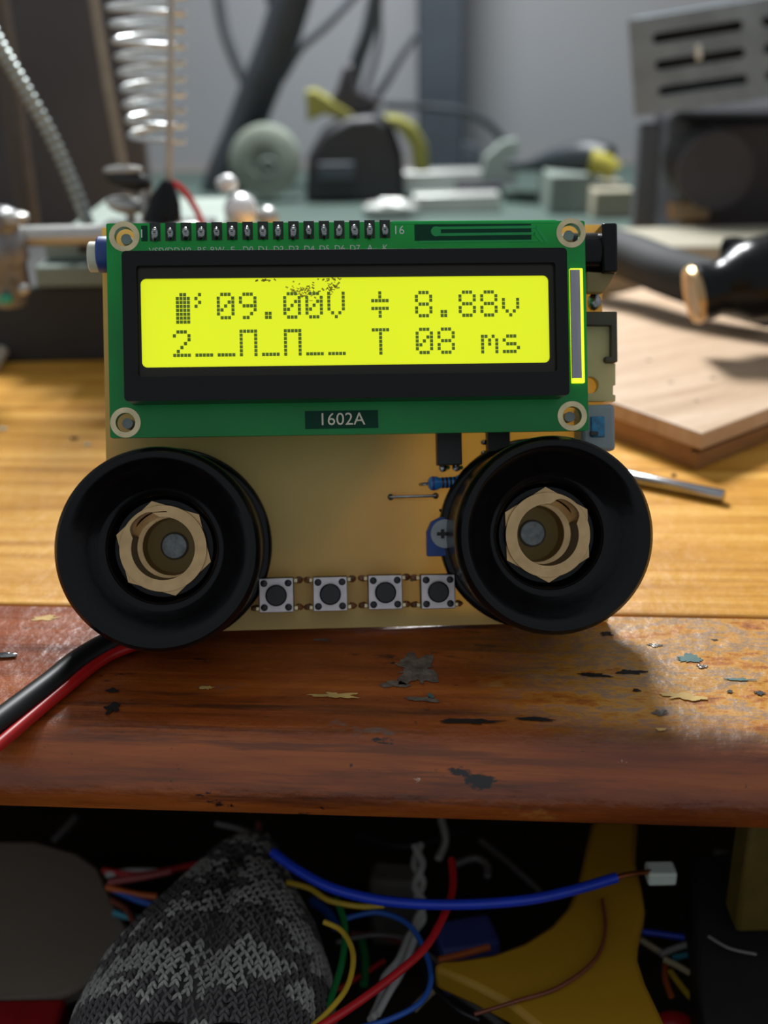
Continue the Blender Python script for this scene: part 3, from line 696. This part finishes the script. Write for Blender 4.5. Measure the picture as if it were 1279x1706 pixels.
# black tool case with yellow bands
c = Y(588, 262, 668); k = pxmm(c)
tc_ = thing('tool_case', 'black tool case with yellow bands before the dark post', 'tool case', (c.x, c.y, MZ))
def PY(pts, y): return [V((Y(a_, b_, y).x, y, Y(a_, b_, y).z)) for a_, b_ in pts]
MB().prism(PY(((508, 338), (512, 262), (535, 222), (580, 196), (625, 192), (655, 212), (672, 262), (676, 338)), 650), (0, 34, 0)).build('case_body', mat('case_black', (28, 29, 33), .5, var=.2, scale=60), tc_, bevel=3)
m_yel = mat('yellow_band', (118, 116, 48), .55, var=.15, scale=60)
MB().prism(PY(((640, 196), (668, 198), (694, 214), (712, 244), (716, 286), (690, 288), (684, 246), (668, 222)), 646), (0, 26, 0)).build('yellow_band', m_yel, tc_, bevel=1)
MB().prism(PY(((508, 152), (524, 150), (590, 192), (578, 204), (540, 190), (512, 204)), 656), (0, 20, 0)).build('yellow_band', m_yel, tc_, bevel=1)
MB().prism(PY(((538, 190), (560, 150), (572, 112), (588, 106), (594, 150), (640, 172), (618, 190)), 660), (0, 18, 0)).build('case_handle', m_darkm, tc_, bevel=1.5)
MB().box(Y(560, 285, 649), (20, 3, 9)).build('case_latch', m_slate, tc_, bevel=.8)
# hanging cables: one each
m_cab = mat('dark_cable', (44, 50, 56), .55, var=.2, scale=50)
m_cab2 = mat('grey_cable', (84, 88, 94), .6, var=.15, scale=50)
def cable(pts, rpx, y, m, lab, grp='dark cables hanging before the wall'):
    P = [Y(a_, b_, y + (i * 3)) for i, (a_, b_) in enumerate(pts)]
    k = pxmm(P[0])
    solo(MB().tube(P, rpx * k, 12), 'hanging_cable', m, lab, 'cable', tuple(P[-1]), grp)
cable(((492, -25), (470, 50), (448, 110), (428, 160), (405, 220), (372, 300), (355, 372)), 34, 690, m_cab, 'thickest dark cable bundle hanging down behind the pale round roll')
cable(((446, -20), (460, 40), (464, 90), (455, 150), (430, 230)), 8, 700, m_cab, 'thin dark cable just left of the thickest bundle')
cable(((600, -20), (545, 40), (500, 80), (470, 130)), 8, 705, m_cab2, 'grey cable slanting down left into the thickest bundle')
cable(((628, -20), (614, 50), (596, 100), (584, 150)), 13, 700, m_cab, 'dark cable running down to the handle of the black tool case')
cable(((630, -20), (632, 60), (622, 110), (606, 160)), 5, 712, m_cab2, 'thin grey cable right beside the cable to the tool case')
cable(((362, -20), (374, 50), (396, 110), (420, 160)), 10, 730, m_cab2, 'leftmost pale grey cable before the wall')
cable(((694, 55), (664, 100), (638, 145), (610, 180)), 7, 715, m_cab2, 'grey cable slanting from the dark post to the tool case')
cable(((640, 175), (700, 178), (770, 185), (815, 208), (838, 236), (850, 262)), 6, 720, m_cab, 'dark cable curving behind the foot of the dark post')
# light strips and small stuff on the mat
def lay(px0, py0, px1, py1, y, dy, m, name, lab, cat, z0=MZ, h=None):
    a_, b_ = Y(px0, py0, y), Y(px1, py1, y)
    zt = a_.z; x0, x1 = a_.x, b_.x
    zb = z0 if h is None else zt - h
    solo(MB().box(((x0 + x1) / 2, y + dy / 2, (zt + zb) / 2), (x1 - x0, dy, zt - zb)), name, m, lab, cat, ((x0 + x1) / 2, y + dy / 2, zb), bevel=.8)
m_alu = mat('pale_aluminium', (190, 192, 188), .4, metal=.5, var=.1, scale=40)
lay(655, 288, 802, 306, 690, 18, m_alu, 'metal_strip', 'long pale metal strip at the foot of the dark post', 'strip')
lay(688, 326, 832, 348, 610, 14, m_alu, 'metal_strip', 'pale metal strip lying nearest the green display board', 'strip')
lay(762, 308, 860, 322, 660, 16, m_darkm, 'dark_strip', 'dark strip lying between the two pale metal strips', 'strip')
c = Y(650, 350, 600); solo(MB().ball((c.x, 600, MZ + 4.5), (14, 8, 4.6), noise=.12), 'crumpled_foil', m_alu, 'small crumpled pale foil lump on the green mat', 'foil', (c.x, 600, MZ))
solo(MB().prism(PY(((800, 300), (808, 262), (838, 236), (862, 232), (862, 300)), 690), (0, 10, 0)), 'paper_scrap', m_pale, 'pale grey paper scrap leaning right of the dark post', 'paper', tuple(Y(830, 300, 690)), bevel=.6)
solo(MB().prism(PY(((772, 296), (772, 236), (800, 248), (804, 296)), 715), (0, 8, 0)), 'dark_wedge', m_slate, 'small dark wedge between the post and the paper scrap', 'wedge', tuple(Y(788, 296, 715)), bevel=.6)
lay(916, 292, 990, 362, 600, 40, m_pale, 'pale_box', 'pale grey-green box under the black and yellow grip', 'box')
lay(990, 318, 1052, 372, 585, 40, m_beige, 'beige_box', 'small beige box right of the pale grey-green box', 'box')
lay(840, 318, 914, 366, 640, 40, mat('dark_green_box', (50, 66, 60), .6, var=.2), 'dark_green_box', 'dark green box left of the pale grey-green box', 'box')
gr = thing('tool_grip', 'black tool with a yellow-tipped grip lying on the pale box', 'tool', tuple(Y(960, 292, 610)))
P = [Y(845, 274, 640), Y(895, 272, 632), Y(940, 262, 622), Y(985, 258, 612), Y(1012, 266, 606)]; k = pxmm(P[2])
MB().tube(P, lambda t: (7 + 17 * min(1, t * 1.5)) * k, 16).build('grip', mat('grip_black', (26, 34, 40), .5, var=.2, scale=60), gr)
P = [Y(984, 268, 604), Y(1006, 274, 602), Y(1024, 288, 600)]
MB().tube(P, lambda t: (20 - 4 * t) * k, 16).build('grip_tip', mat('olive_yellow', (150, 142, 54), .5, var=.2, scale=60), gr)

# ------------------------------------------------------------------ left side of the bench
m_pgreen = mat('pale_green_slab', (122, 134, 124), .55, var=.12, scale=30)
m_stn = mat('station_black', (30, 30, 29), .6, var=.2, scale=40)
bl = Y(40, 585, 352); br = Y(360, 585, 352)
za, zb_, zc = Y(120, 480, 352).z, Y(120, 440, 354).z, Y(120, 406, 358).z
st = thing('station_base', 'black station base carrying two pale green slabs at the left', 'station', ((bl.x + br.x) / 2, 400, 0))
MB().box(((bl.x + br.x) / 2 - 20, 402, za / 2), (br.x - bl.x + 60, 96, za)).build('base_body', m_stn, st, bevel=1)
x0 = Y(58, 460, 352).x
MB().box(((x0 + br.x) / 2, 400, (za + zb_) / 2), (br.x - x0, 96, zb_ - za - .6)).build('slab', m_pgreen, st, bevel=.8)
MB().box(((x0 + br.x) / 2 + 1, 404, (zc + zb_) / 2), (br.x - x0 - 2, 90, zc - zb_ - .4)).build('slab', m_pgreen, st, bevel=.8)
SZ = zc - .2
m_steel = mat('dull_steel', (176, 176, 172), .38, metal=.6, var=.15, scale=120, bump=.1)
m_knurl = mat('cast_steel', (120, 120, 122), .35, metal=.4, var=.3, scale=250, bump=1, bscale=420)
# helping hand: post, clamp, cross bar
hh = thing('helping_hand', 'steel helping hand stand with a cross bar at the left edge', 'stand', tuple(V((Y(8, 420, 325).x, 325, 0))))
c = Y(8, 430, 325); k = pxmm(c)
MB().lathe([(13, 0), (13, 3), (4, 4.5), (3.2, 5), (3.2, c.z - 10)], (c.x - 26, c.y + 4, 0), seg=28, cap=True).build('post', m_steel, hh)
MB().lathe([(.01, -82 * k), (24 * k, -80 * k), (30 * k, -62 * k), (36 * k, -50 * k), (34 * k, -10 * k), (40 * k, 0), (37 * k, 30 * k), (30 * k, 44 * k), (34 * k, 56 * k), (30 * k, 76 * k), (16 * k, 84 * k), (.01, 85 * k)], c, seg=24).build('clamp', m_knurl, hh)
b_ = Y(330, 387, 335); a_ = Y(-160, 398, 325)
MB().tube([a_, b_], 17 * k, 18, False).build('cross_bar', m_steel, hh)
MB().ball(Y(40, 482, 318), 10 * k).build('clamp_screw', m_steel, hh)
MB().box(Y(10, 498, 318), (20 * k, 3, 14 * k)).build('teal_tab', mat('teal_tab', (50, 150, 120), .5), hh, bevel=.4)
MB().lathe([(16 * k, 0), (20 * k, 4 * k), (20 * k, 14 * k), (12 * k, 18 * k)], Y(28, 372, 318), seg=16, cap=True).build('clamp_nut', m_steel, hh)
P = [W(28, 520, 14), W(18, 560, 6), W(-14, 612, 2)]
solo(MB().tube(P, 2.1, 12), 'pale_rod', mat('pale_rod', (186, 176, 160), .5, var=.1), 'short pale rod leaning below the steel clamp at left', 'rod', (P[1].x, P[1].y, 0))
P = [W(-40, 525, 12), W(45, 510, 12)]
solo(MB().box(((P[0].x + P[1].x) / 2, P[0].y + 6, 6), (P[1].x - P[0].x, 12, 12)), 'wood_block', m_pine2, 'small brown wood block under the steel clamp at left', 'block', ((P[0].x + P[1].x) / 2, P[0].y + 6, 0), bevel=.6)
# flexible metal arm, ribbed
fa = [Y(-30, 20, 352), Y(2, 82, 354), Y(42, 150, 357), Y(84, 225, 360), Y(118, 300, 363), Y(146, 372, 366), V((Y(152, 400, 368).x, 368, SZ))]
k = pxmm(fa[2]); NR = 200
solo(MB().tube(fa, lambda t: (11.5 + 1.6 * math.sin(t * NR * 1.05)) * k, 14, sub=40), 'flexible_arm', mat('ribbed_steel', (150, 158, 156), .35, metal=.8, var=.1), 'ribbed flexible metal arm curving in from the upper left', 'arm', tuple(fa[-1]))
# soldering iron holder: spring, two rods, base
ih = thing('iron_holder', 'soldering iron holder with a coiled wire spring between upright rods', 'holder', (Y(240, 300, 362).x, 372, SZ))
c0_, c1_ = Y(238, -60, 356), Y(262, 236, 356); k = pxmm(c1_)
P = []; turns = 11; n = 330
for i in range(n + 1):
    t = i / n; cc = c0_.lerp(c1_, t); rad = (66 - 22 * t) * k; a = 2 * math.pi * turns * t
    P.append(cc + V((rad * math.cos(a), rad * math.sin(a) * .9, -.0)))
MB().tube(P, 4.6 * k, 8, False).build('spring', mat('spring_steel', (190, 195, 196), .3, metal=.45, var=.1), ih)
MB().tube([Y(285, -60, 340), Y(281, 300, 343), V((Y(280, 385, 345).x, 345, SZ))], 5.5 * k, 10, False).build('rod', m_steel, ih)
MB().tube([Y(146, -60, 385), Y(180, 150, 382), Y(208, 292, 380), V((Y(222, 380, 380).x, 380, SZ))], 9 * k, 10, False).build('rod', mat('tan_rod', (140, 128, 112), .5, metal=.4, var=.1), ih)
MB().box((Y(250, 395, 362).x, 364, SZ + 1.5), (36, 44, 3)).build('holder_base', m_stn, ih, bevel=.8)
# wing nut clamp
wc = thing('clamp_knob', 'black clamp knob on a bright steel bolt left of the display', 'knob', (Y(215, 370, 345).x, 345, SZ))
c = Y(214, 300, 345); k = pxmm(c)
MB().ball(c, (40 * k, 22 * k, 18 * k), rot=Matrix.Rotation(R(14), 3, 'Y')).build('knob_head', m_blackm, wc)
MB().ball(Y(205, 283, 344), (34 * k, 12 * k, 8 * k)).build('knob_cap', m_steel, wc)
c2 = Y(208, 342, 345); MB().ball(c2, (32 * k, 18 * k, 15 * k), rot=Matrix.Rotation(R(12), 3, 'Y')).build('washer', m_steel, wc)
c3 = Y(244, 345, 345); MB().lathe([(11 * k, -40 * k), (11 * k, 30 * k)], c3, seg=16, cap=True).build('bolt', m_steel, wc)
# alligator clip boot with red lead
ac = thing('clip_boot', 'glossy black cone-shaped clip boot with a red lead behind the display', 'clip', tuple(Y(278, 380, 338)))
a_, b_ = Y(268, 392, 338), Y(279, 302, 338); k = pxmm(a_); ax = b_ - a_
MB().lathe([(.01, 0), (34 * k, 0), (33 * k, 22 * k), (24 * k, 60 * k), (13 * k, 82 * k), (8 * k, 90 * k), (.01, 91 * k)], a_, ax.to_track_quat('Z', 'Y').to_matrix(), 28).build('boot', m_black, ac)
MB().tube([Y(286, 304, 341), Y(302, 314, 342), Y(320, 338, 343), Y(334, 366, 344), Y(338, 392, 345)], 5.5 * k, 12).build('red_lead', mat('bright_red_lead', (205, 44, 44), .35), ac)
# bright ball joint
bj = thing('ball_joint', 'bright chrome ball joint behind the pin row of the display', 'joint', (Y(402, 380, 372).x, 372, 0))
c = Y(401, 350, 372); k = pxmm(c); m_chr = mat('chrome', (235, 235, 235), .3, metal=.35, var=.05)
MB().ball(c, 28 * k, 24, 16).build('ball', m_chr, bj)
MB().ball(Y(378, 306, 374), (18 * k, 12 * k, 14 * k), noise=.08).build('joint_screw', m_chr, bj)
MB().ball(Y(446, 362, 373), 18 * k, 18, 12).build('ball', m_steel, bj)
MB().lathe([(9, 0), (9, 2), (3, 3), (3, c.z - 12 * k)], (c.x, 372, 0), seg=20, cap=True).build('stem', m_steel, bj)
# dark board standing behind the holder, and the brown rod before it
pa, pb = Y(-120, 200, 520), Y(236, 200, 520)
solo(MB().box(((pa.x + pb.x) / 2, 526, 160), (pb.x - pa.x, 8, 320)), 'dark_board', mat('dark_felt_board', (70, 70, 74), .8, var=.12, scale=20), 'dark board standing behind the iron holder at left', 'board', ((pa.x + pb.x) / 2, 526, 0), bevel=1)
P = [Y(-8, -20, 480), Y(14, 120, 478), Y(32, 250, 476), V((Y(52, 400, 474).x, 474, 0))]
solo(MB().tube(P, 4.2, 12), 'brown_rod', mat('brown_rod', (74, 66, 58), .6), 'dim brown rod standing before the dark board', 'rod', tuple(P[-1]))

# small scraps on the bench
for i, (px, py, r_, m, lab) in enumerate(((12, 1093, 2.0, m_solder, 'silver solder scrap on the worn rail at the left edge'), (4, 716, 1.3, m_silk, 'white speck on the yellow tabletop at the left edge'),
                                          (146, 742, .9, m_silk, 'tiny white crumb on the tabletop just left of the left socket'), (1122, 793, .7, m_scorch, 'tiny dark crumb on the tabletop above the steel pin'),
                                          (124, 732, 1.2, m_scorch, 'dark fleck on the tabletop left of the yellow board'))):
    c = W(px, py, 0); solo(MB().ball((c.x, c.y, .3), (r_, r_ * .4, .35), 10, 6, noise=.2), 'scrap', m, lab, 'scrap', (c.x, c.y, 0))

# ------------------------------------------------------------------ inside the drawer
m_b = {n_: mat('wire_' + n_, c_, .38, var=.1, scale=200) for n_, c_ in dict(blue=(26, 62, 200), red=(196, 32, 38), yellow=(206, 172, 50), green=(30, 128, 66), tblue=(44, 96, 190),
       white=(200, 200, 196), brown=(120, 62, 40), grey=(110, 106, 104), orange=(208, 104, 44), black=(24, 24, 26), teal=(70, 160, 180), tan=(190, 176, 140), pink=(180, 90, 90)).items()}
def wire(pts, col, rpx, lab, z=-70, sub=8, grp='loose wires in the drawer'):
    P = [W(p[0], p[1], p[2] if len(p) > 2 else z) for p in pts]; k = pxmm(P[len(P) // 2])
    b_ = min(P, key=lambda q: q.z)
    return solo(MB().tube(P, rpx * k, 10, sub=sub), 'loose_wire', m_b[col], lab, 'wire', tuple(b_), grp)
bw = wire(((455, 1420), (500, 1452), (560, 1482), (650, 1502), (760, 1507), (870, 1500), (950, 1484), (1026, 1462)), 'blue', 9, 'thick blue wire running across the whole drawer', -52)
bw['_b'] = tuple(bw.location / S)
MB().tube([W(1024, 1462, -52), W(1050, 1456, -52), W(1085, 1452, -53)], .5, 8).build('copper_strand', mat('copper', (150, 84, 50), .35, metal=.9), bw)
c = W(1100, 1455, -54); solo(MB().box(c, (5.6, 4, 3)), 'wire_connector', m_silk, 'small white connector beside the end of the thick blue wire', 'connector', (c.x, c.y, c.z - 1.5), bevel=.5)
wire(((752, 1432), (754, 1480), (738, 1528), (705, 1582), (645, 1634), (570, 1688), (500, 1730)), 'red', 7, 'red wire curving down to the bottom of the drawer', -56)
wire(((478, 1470), (515, 1480), (548, 1500), (600, 1510), (640, 1508)), 'yellow', 5, 'short yellow wire below the left end of the thick blue wire', -60)
wire(((540, 1536), (570, 1552), (588, 1590), (580, 1640), (552, 1680), (515, 1715)), 'yellow', 5, 'yellow wire looping beside the knitted glove', -56)
wire(((560, 1498), (574, 1540), (570, 1600), (552, 1660), (530, 1720)), 'green', 6, 'green wire between glove and yellow loop', -62)
wire(((600, 1560), (608, 1600), (606, 1640)), 'green', 7, 'short dark green wire right of the yellow loop', -82)
wire(((575, 1530), (630, 1520), (680, 1540), (708, 1585), (718, 1630), (700, 1670), (650, 1698), (600, 1712)), 'tblue', 5, 'thin blue wire looping through the middle of the drawer', -66)
wire(((700, 1408), (690, 1440), (704, 1470), (694, 1500), (704, 1530), (682, 1560), (664, 1600), (640, 1630), (634, 1664), (618, 1700)), 'white', 7, 'white twisted cord hanging under the thick blue wire', -74, grp='white cord strands')
wire(((690, 1410), (704, 1440), (690, 1475), (706, 1505), (692, 1535), (690, 1565), (668, 1620), (650, 1650), (628, 1690)), 'white', 6, 'second strand twisted around the white cord', -73, grp='white cord strands')
wire(((585, 1555), (640, 1560), (690, 1580), (730, 1600)), 'brown', 5, 'brown wire passing behind the thin blue loop', -84)
wire(((560, 1570), (620, 1558), (680, 1566), (740, 1610), (800, 1640)), 'grey', 4, 'grey wire passing behind the white cord', -80)
wire(((1003, 1498, -62.2), (1008, 1550, -62.2), (990, 1600, -62.2), (930, 1645, -62.2), (860, 1668, -62.2), (790, 1690, -62.2)), 'brown', 3.5, 'thin brown wire lying on the yellow plastic bracket', -62.2)
wire(((760, 1440), (790, 1430), (810, 1440), (812, 1460)), 'grey', 6, 'grey hooked wire above the thick blue wire', -78)
wire(((800, 1400), (850, 1440), (900, 1485)), 'grey', 5, 'dim grey wire slanting under the bench edge', -86)
wire(((360, 1372), (410, 1385), (432, 1410), (430, 1440)), 'grey', 5, 'dim grey wire loop above the knitted glove', -70)
wire(((700, 1590), (722, 1640), (760, 1680), (800, 1700)), 'black', 6, 'black wire beside the yellow plastic bracket', -72)
wire(((690, 1680), (720, 1650), (740, 1640)), 'tan', 7, 'short cream wire at the foot of the thin blue loop', -78)
wire(((730, 1600), (770, 1590), (815, 1578)), 'orange', 6, 'orange wire over the blue box', -72)
for pts, col, lab in ((((172, 1450), (230, 1458), (300, 1446), (370, 1430)), 'red', 'long red wire left of the glove'),
                      (((176, 1458), (215, 1452), (262, 1452)), 'white', 'white wire left of the glove'),
                      (((178, 1478), (225, 1490), (262, 1494)), 'orange', 'orange wire left of the glove'),
                      (((180, 1470), (235, 1462), (285, 1452)), 'pink', 'pink wire left of the glove'),
                      (((188, 1482), (230, 1500), (258, 1508)), 'tblue', 'blue wire left of the glove'),
                      (((190, 1520), (215, 1528), (250, 1530)), 'teal', 'teal wire left of the glove'),
                      (((185, 1500), (210, 1515), (225, 1540)), 'brown', 'brown wire left of the glove'),
                      (((225, 1548), (250, 1534), (260, 1528)), 'tan', 'cream wire left of the glove'),
                      (((1068, 1566), (1090, 1580), (1110, 1592)), 'tan', 'short cream wire right of the yellow bracket'),
                      (((1100, 1590), (1130, 1578), (1152, 1572)), 'white', 'white wire right of the yellow bracket'),
                      (((1120, 1596), (1150, 1590), (1175, 1588)), 'teal', 'light blue wire right of the yellow bracket'),
                      (((1106, 1598), (1130, 1610), (1150, 1622)), 'tan', 'long cream wire right of the yellow bracket'),
                      (((1110, 1600), (1108, 1630), (1118, 1660)), 'orange', 'orange wire right of the yellow bracket'),
                      (((1116, 1618), (1140, 1650), (1168, 1682)), 'yellow', 'yellow wire right of the yellow bracket'),
                      (((1070, 1552), (1100, 1556), (1140, 1562)), 'blue', 'dark blue wire right of the yellow bracket')):
    wire(pts, col, 5.5, lab, -76 - random.random() * 5)
# yellow plastic bracket
out_px = ((985, 1372), (975, 1420), (962, 1478), (945, 1515), (915, 1548), (872, 1575), (820, 1594), (760, 1603), (728, 1604), (722, 1618), (790, 1648), (850, 1680), (900, 1720), (960, 1760), (1130, 1760), (1098, 1690), (1074, 1640), (1061, 1600), (1064, 1560), (1074, 1520), (1068, 1480), (1058, 1440), (1062, 1372))
P = [W(a_, b_, -64) for a_, b_ in out_px]
solo(MB().prism([(p.x, p.y, -68.5) for p in P], (0, 0, 5.5)), 'yellow_bracket', mat('yellow_plastic', (172, 128, 24), .5, var=.08, scale=30), 'broad yellow plastic bracket curving up under the bench edge', 'bracket', (P[10].x, P[10].y, -68.5), bevel=1.2)
# grey plate, red box, blue box, dark panel
P = [W(a_, b_, -80) for a_, b_ in ((-60, 1400), (60, 1400), (130, 1420), (165, 1445), (190, 1500), (214, 1545), (218, 1575), (180, 1610), (130, 1645), (100, 1660), (-60, 1670))]
solo(MB().prism([(p.x, p.y, -84) for p in P], (0, 0, 4)), 'grey_plate', mat('dusty_grey_plate', (136, 124, 110), .75, var=.12, scale=25), 'dusty grey rounded plate at the left of the drawer', 'plate', (P[5].x, P[5].y, -84), bevel=1)
c = W(20, 1710, -78); solo(MB().box((c.x - 6, c.y - 2, -84), (30, 18, 12)), 'red_box', mat('red_plastic', (150, 22, 26), .45), 'red plastic box in the bottom left corner of the drawer', 'box', (c.x - 6, c.y, -90), bevel=1)
c = W(776, 1555, -78); solo(MB().box((c.x, c.y, -84), (13, 9, 13), Matrix.Rotation(R(12), 3, 'Z')), 'blue_box', mat('blue_plastic', (66, 76, 150), .5, var=.1), 'faded blue box left of the yellow plastic bracket', 'box', (c.x, c.y, -90), bevel=1)
P = [W(a_, b_, -66) for a_, b_ in ((1150, 1430), (1290, 1400), (1400, 1500), (1400, 1760), (1180, 1760), (1160, 1620))]
solo(MB().prism([(p.x, p.y, -80) for p in P], (0, 0, 14)), 'flat_sheet', mat('flat_sheet', (34, 33, 33), .6, var=.15), 'dark grey flat panel at the right of the drawer', 'panel', (P[5].x, P[5].y, -80), bevel=1)
c = W(1122, 1698, -80); solo(MB().ball((c.x, c.y, -82), (4.5, 3, 3)), 'red_bead', m_b['red'], 'small red bead at the bottom right of the drawer', 'bead', (c.x, c.y, -85))
c = W(1262, 1392, -40); solo(MB().box((c.x + 6, c.y + 3, -48), (16, 8, 30)), 'olive_block', mat('olive_block', (96, 80, 24), .6), 'olive block under the right end of the bench edge', 'block', (c.x + 6, c.y, -63), bevel=1)
c = W(655, 1462, -84); solo(MB().box((c.x, c.y + 2, -94), (11, 8, 20), Matrix.Rotation(R(-8), 3, 'Z')), 'grey_block', mat('grey_block', (110, 104, 98), .7, var=.2), 'dim grey block behind the thick blue wire', 'block', (c.x, c.y, -104), bevel=1.5)
for pts, col, r_, lab in ((((430, 1372), (436, 1410), (470, 1440)), 'pink', 4, 'dim pink wire above the tip of the glove'),
                          (((90, 1400), (110, 1380), (125, 1362)), 'grey', 6, 'dim grey wire over the dusty grey plate'),
                          (((600, 1390), (660, 1410), (720, 1400), (780, 1380)), 'black', 6, 'black wire high under the middle of the bench edge'),
                          (((735, 1365), (742, 1400), (730, 1430)), 'white', 6, 'pale dim wire dangling above the red wire'),
                          (((560, 1650), (610, 1620), (640, 1600)), 'red', 4, 'short dim red wire inside the yellow loop'),
                          (((740, 1640), (800, 1680), (850, 1720)), 'grey', 7, 'grey wire at the lower edge of the yellow bracket'),
                          (((1180, 1560), (1215, 1580), (1260, 1590)), 'grey', 3, 'thin grey wire on the flat dark sheet'),
                          (((1190, 1420), (1240, 1430), (1290, 1450)), 'grey', 5, 'grey wire below the olive block'),
                          (((520, 1500), (545, 1520), (560, 1545)), 'tblue', 8, 'short blue wire beside the glove'),
                          (((540, 1680), (548, 1700), (545, 1730)), 'white', 4, 'thin white wire at the lower right of the glove')):
    wire(pts, col, r_, lab, -64 if 'sheet' in lab else -80 - random.random() * 8)
# knitted glove: body plus stitches
from mathutils import noise
SPX = ((425, 1418, 34), (412, 1450, 62), (396, 1500, 98), (380, 1560, 146), (362, 1630, 186), (345, 1706, 212), (330, 1790, 226))
def gl(t):
    x = t * (len(SPX) - 1); i = min(int(x), len(SPX) - 2); f = x - i
    return [SPX[i][j] * (1 - f) + SPX[i + 1][j] * f for j in range(3)]
def gpt(t, a):
    px, py, hw = gl(t)
    c = W(px, py, -74 + 6 * t); k = pxmm(c)
    r = hw * k; hgt = (9 + 15 * min(1, t * 1.6))
    lump = 1 + .12 * noise.noise(V((t * 4, math.cos(a) * 1.5, 3))) - .16 * math.exp(-((math.cos(a) - .12) / .12) ** 2) * (t > .25)
    return c + V((1, 0, 0)) * (r * math.cos(a)) + V((0, -.35, .94)) * (hgt * math.sin(a) * lump)
gb = W(370, 1600, -90)
gv = thing('knitted_glove', 'crumpled grey and black knitted glove lying in the drawer', 'glove', tuple(gb))
NT, NA = 40, 48
mb = MB(); mb.add([gpt(i / NT, 2 * math.pi * j / NA) for i in range(NT + 1) for j in range(NA)],
                  [(i * NA + j, i * NA + (j + 1) % NA, (i + 1) * NA + (j + 1) % NA, (i + 1) * NA + j) for i in range(NT) for j in range(NA)] + [tuple(range(NA))])
mb.build('glove_body', mat('dark_yarn', (70, 66, 66), .95, var=.3, scale=600), gv)
A, B = MB(), MB()
NRW = 50
for i in range(NRW):
    t = (i + .5) / NRW; hw = gl(t)[2]; nc = max(8, int(hw * 2 / 9.5))
    for j in range(nc):
        u = (j + .5 + .12 * random.uniform(-1, 1)) / nc
        a = math.pi * (1.06 - 1.12 * u)
        p = gpt(t, a); pt = gpt(min(1, t + .01), a); pa_ = gpt(t, a + .02)
        ty = (pt - p).normalized(); tx = (p - pa_).normalized(); nn = tx.cross(ty).normalized()
        if nn.z < 0: nn = -nn
        light = noise.noise(V((u * 5, t * 7, 0))) + .55 * noise.noise(V((u * 23, t * 26, 5))) > -.02
        tgt = A if light else B
        for s_ in (-1, 1):
            d = (ty + tx * (.55 + random.uniform(-.15, .15)) * s_).normalized(); e_ = nn.cross(d)
            m3 = Matrix((d, e_, nn)).transposed()
            tgt.ball(p + nn * .2 + tx * (.36 * s_), (1.15, .36, .42), 6, 4, m3)
tag(A.build('light_stitches', mat('light_yarn', (170, 168, 163), .9, var=.25, scale=900), gv), 'light grey yarn stitches', kind='stuff')
tag(B.build('dark_stitches', mat('charcoal_yarn', (96, 92, 92), .9, var=.25, scale=900), gv), 'charcoal yarn stitches', kind='stuff')

for o in list(bpy.data.objects):
    if '_b' in o: del o['_b']
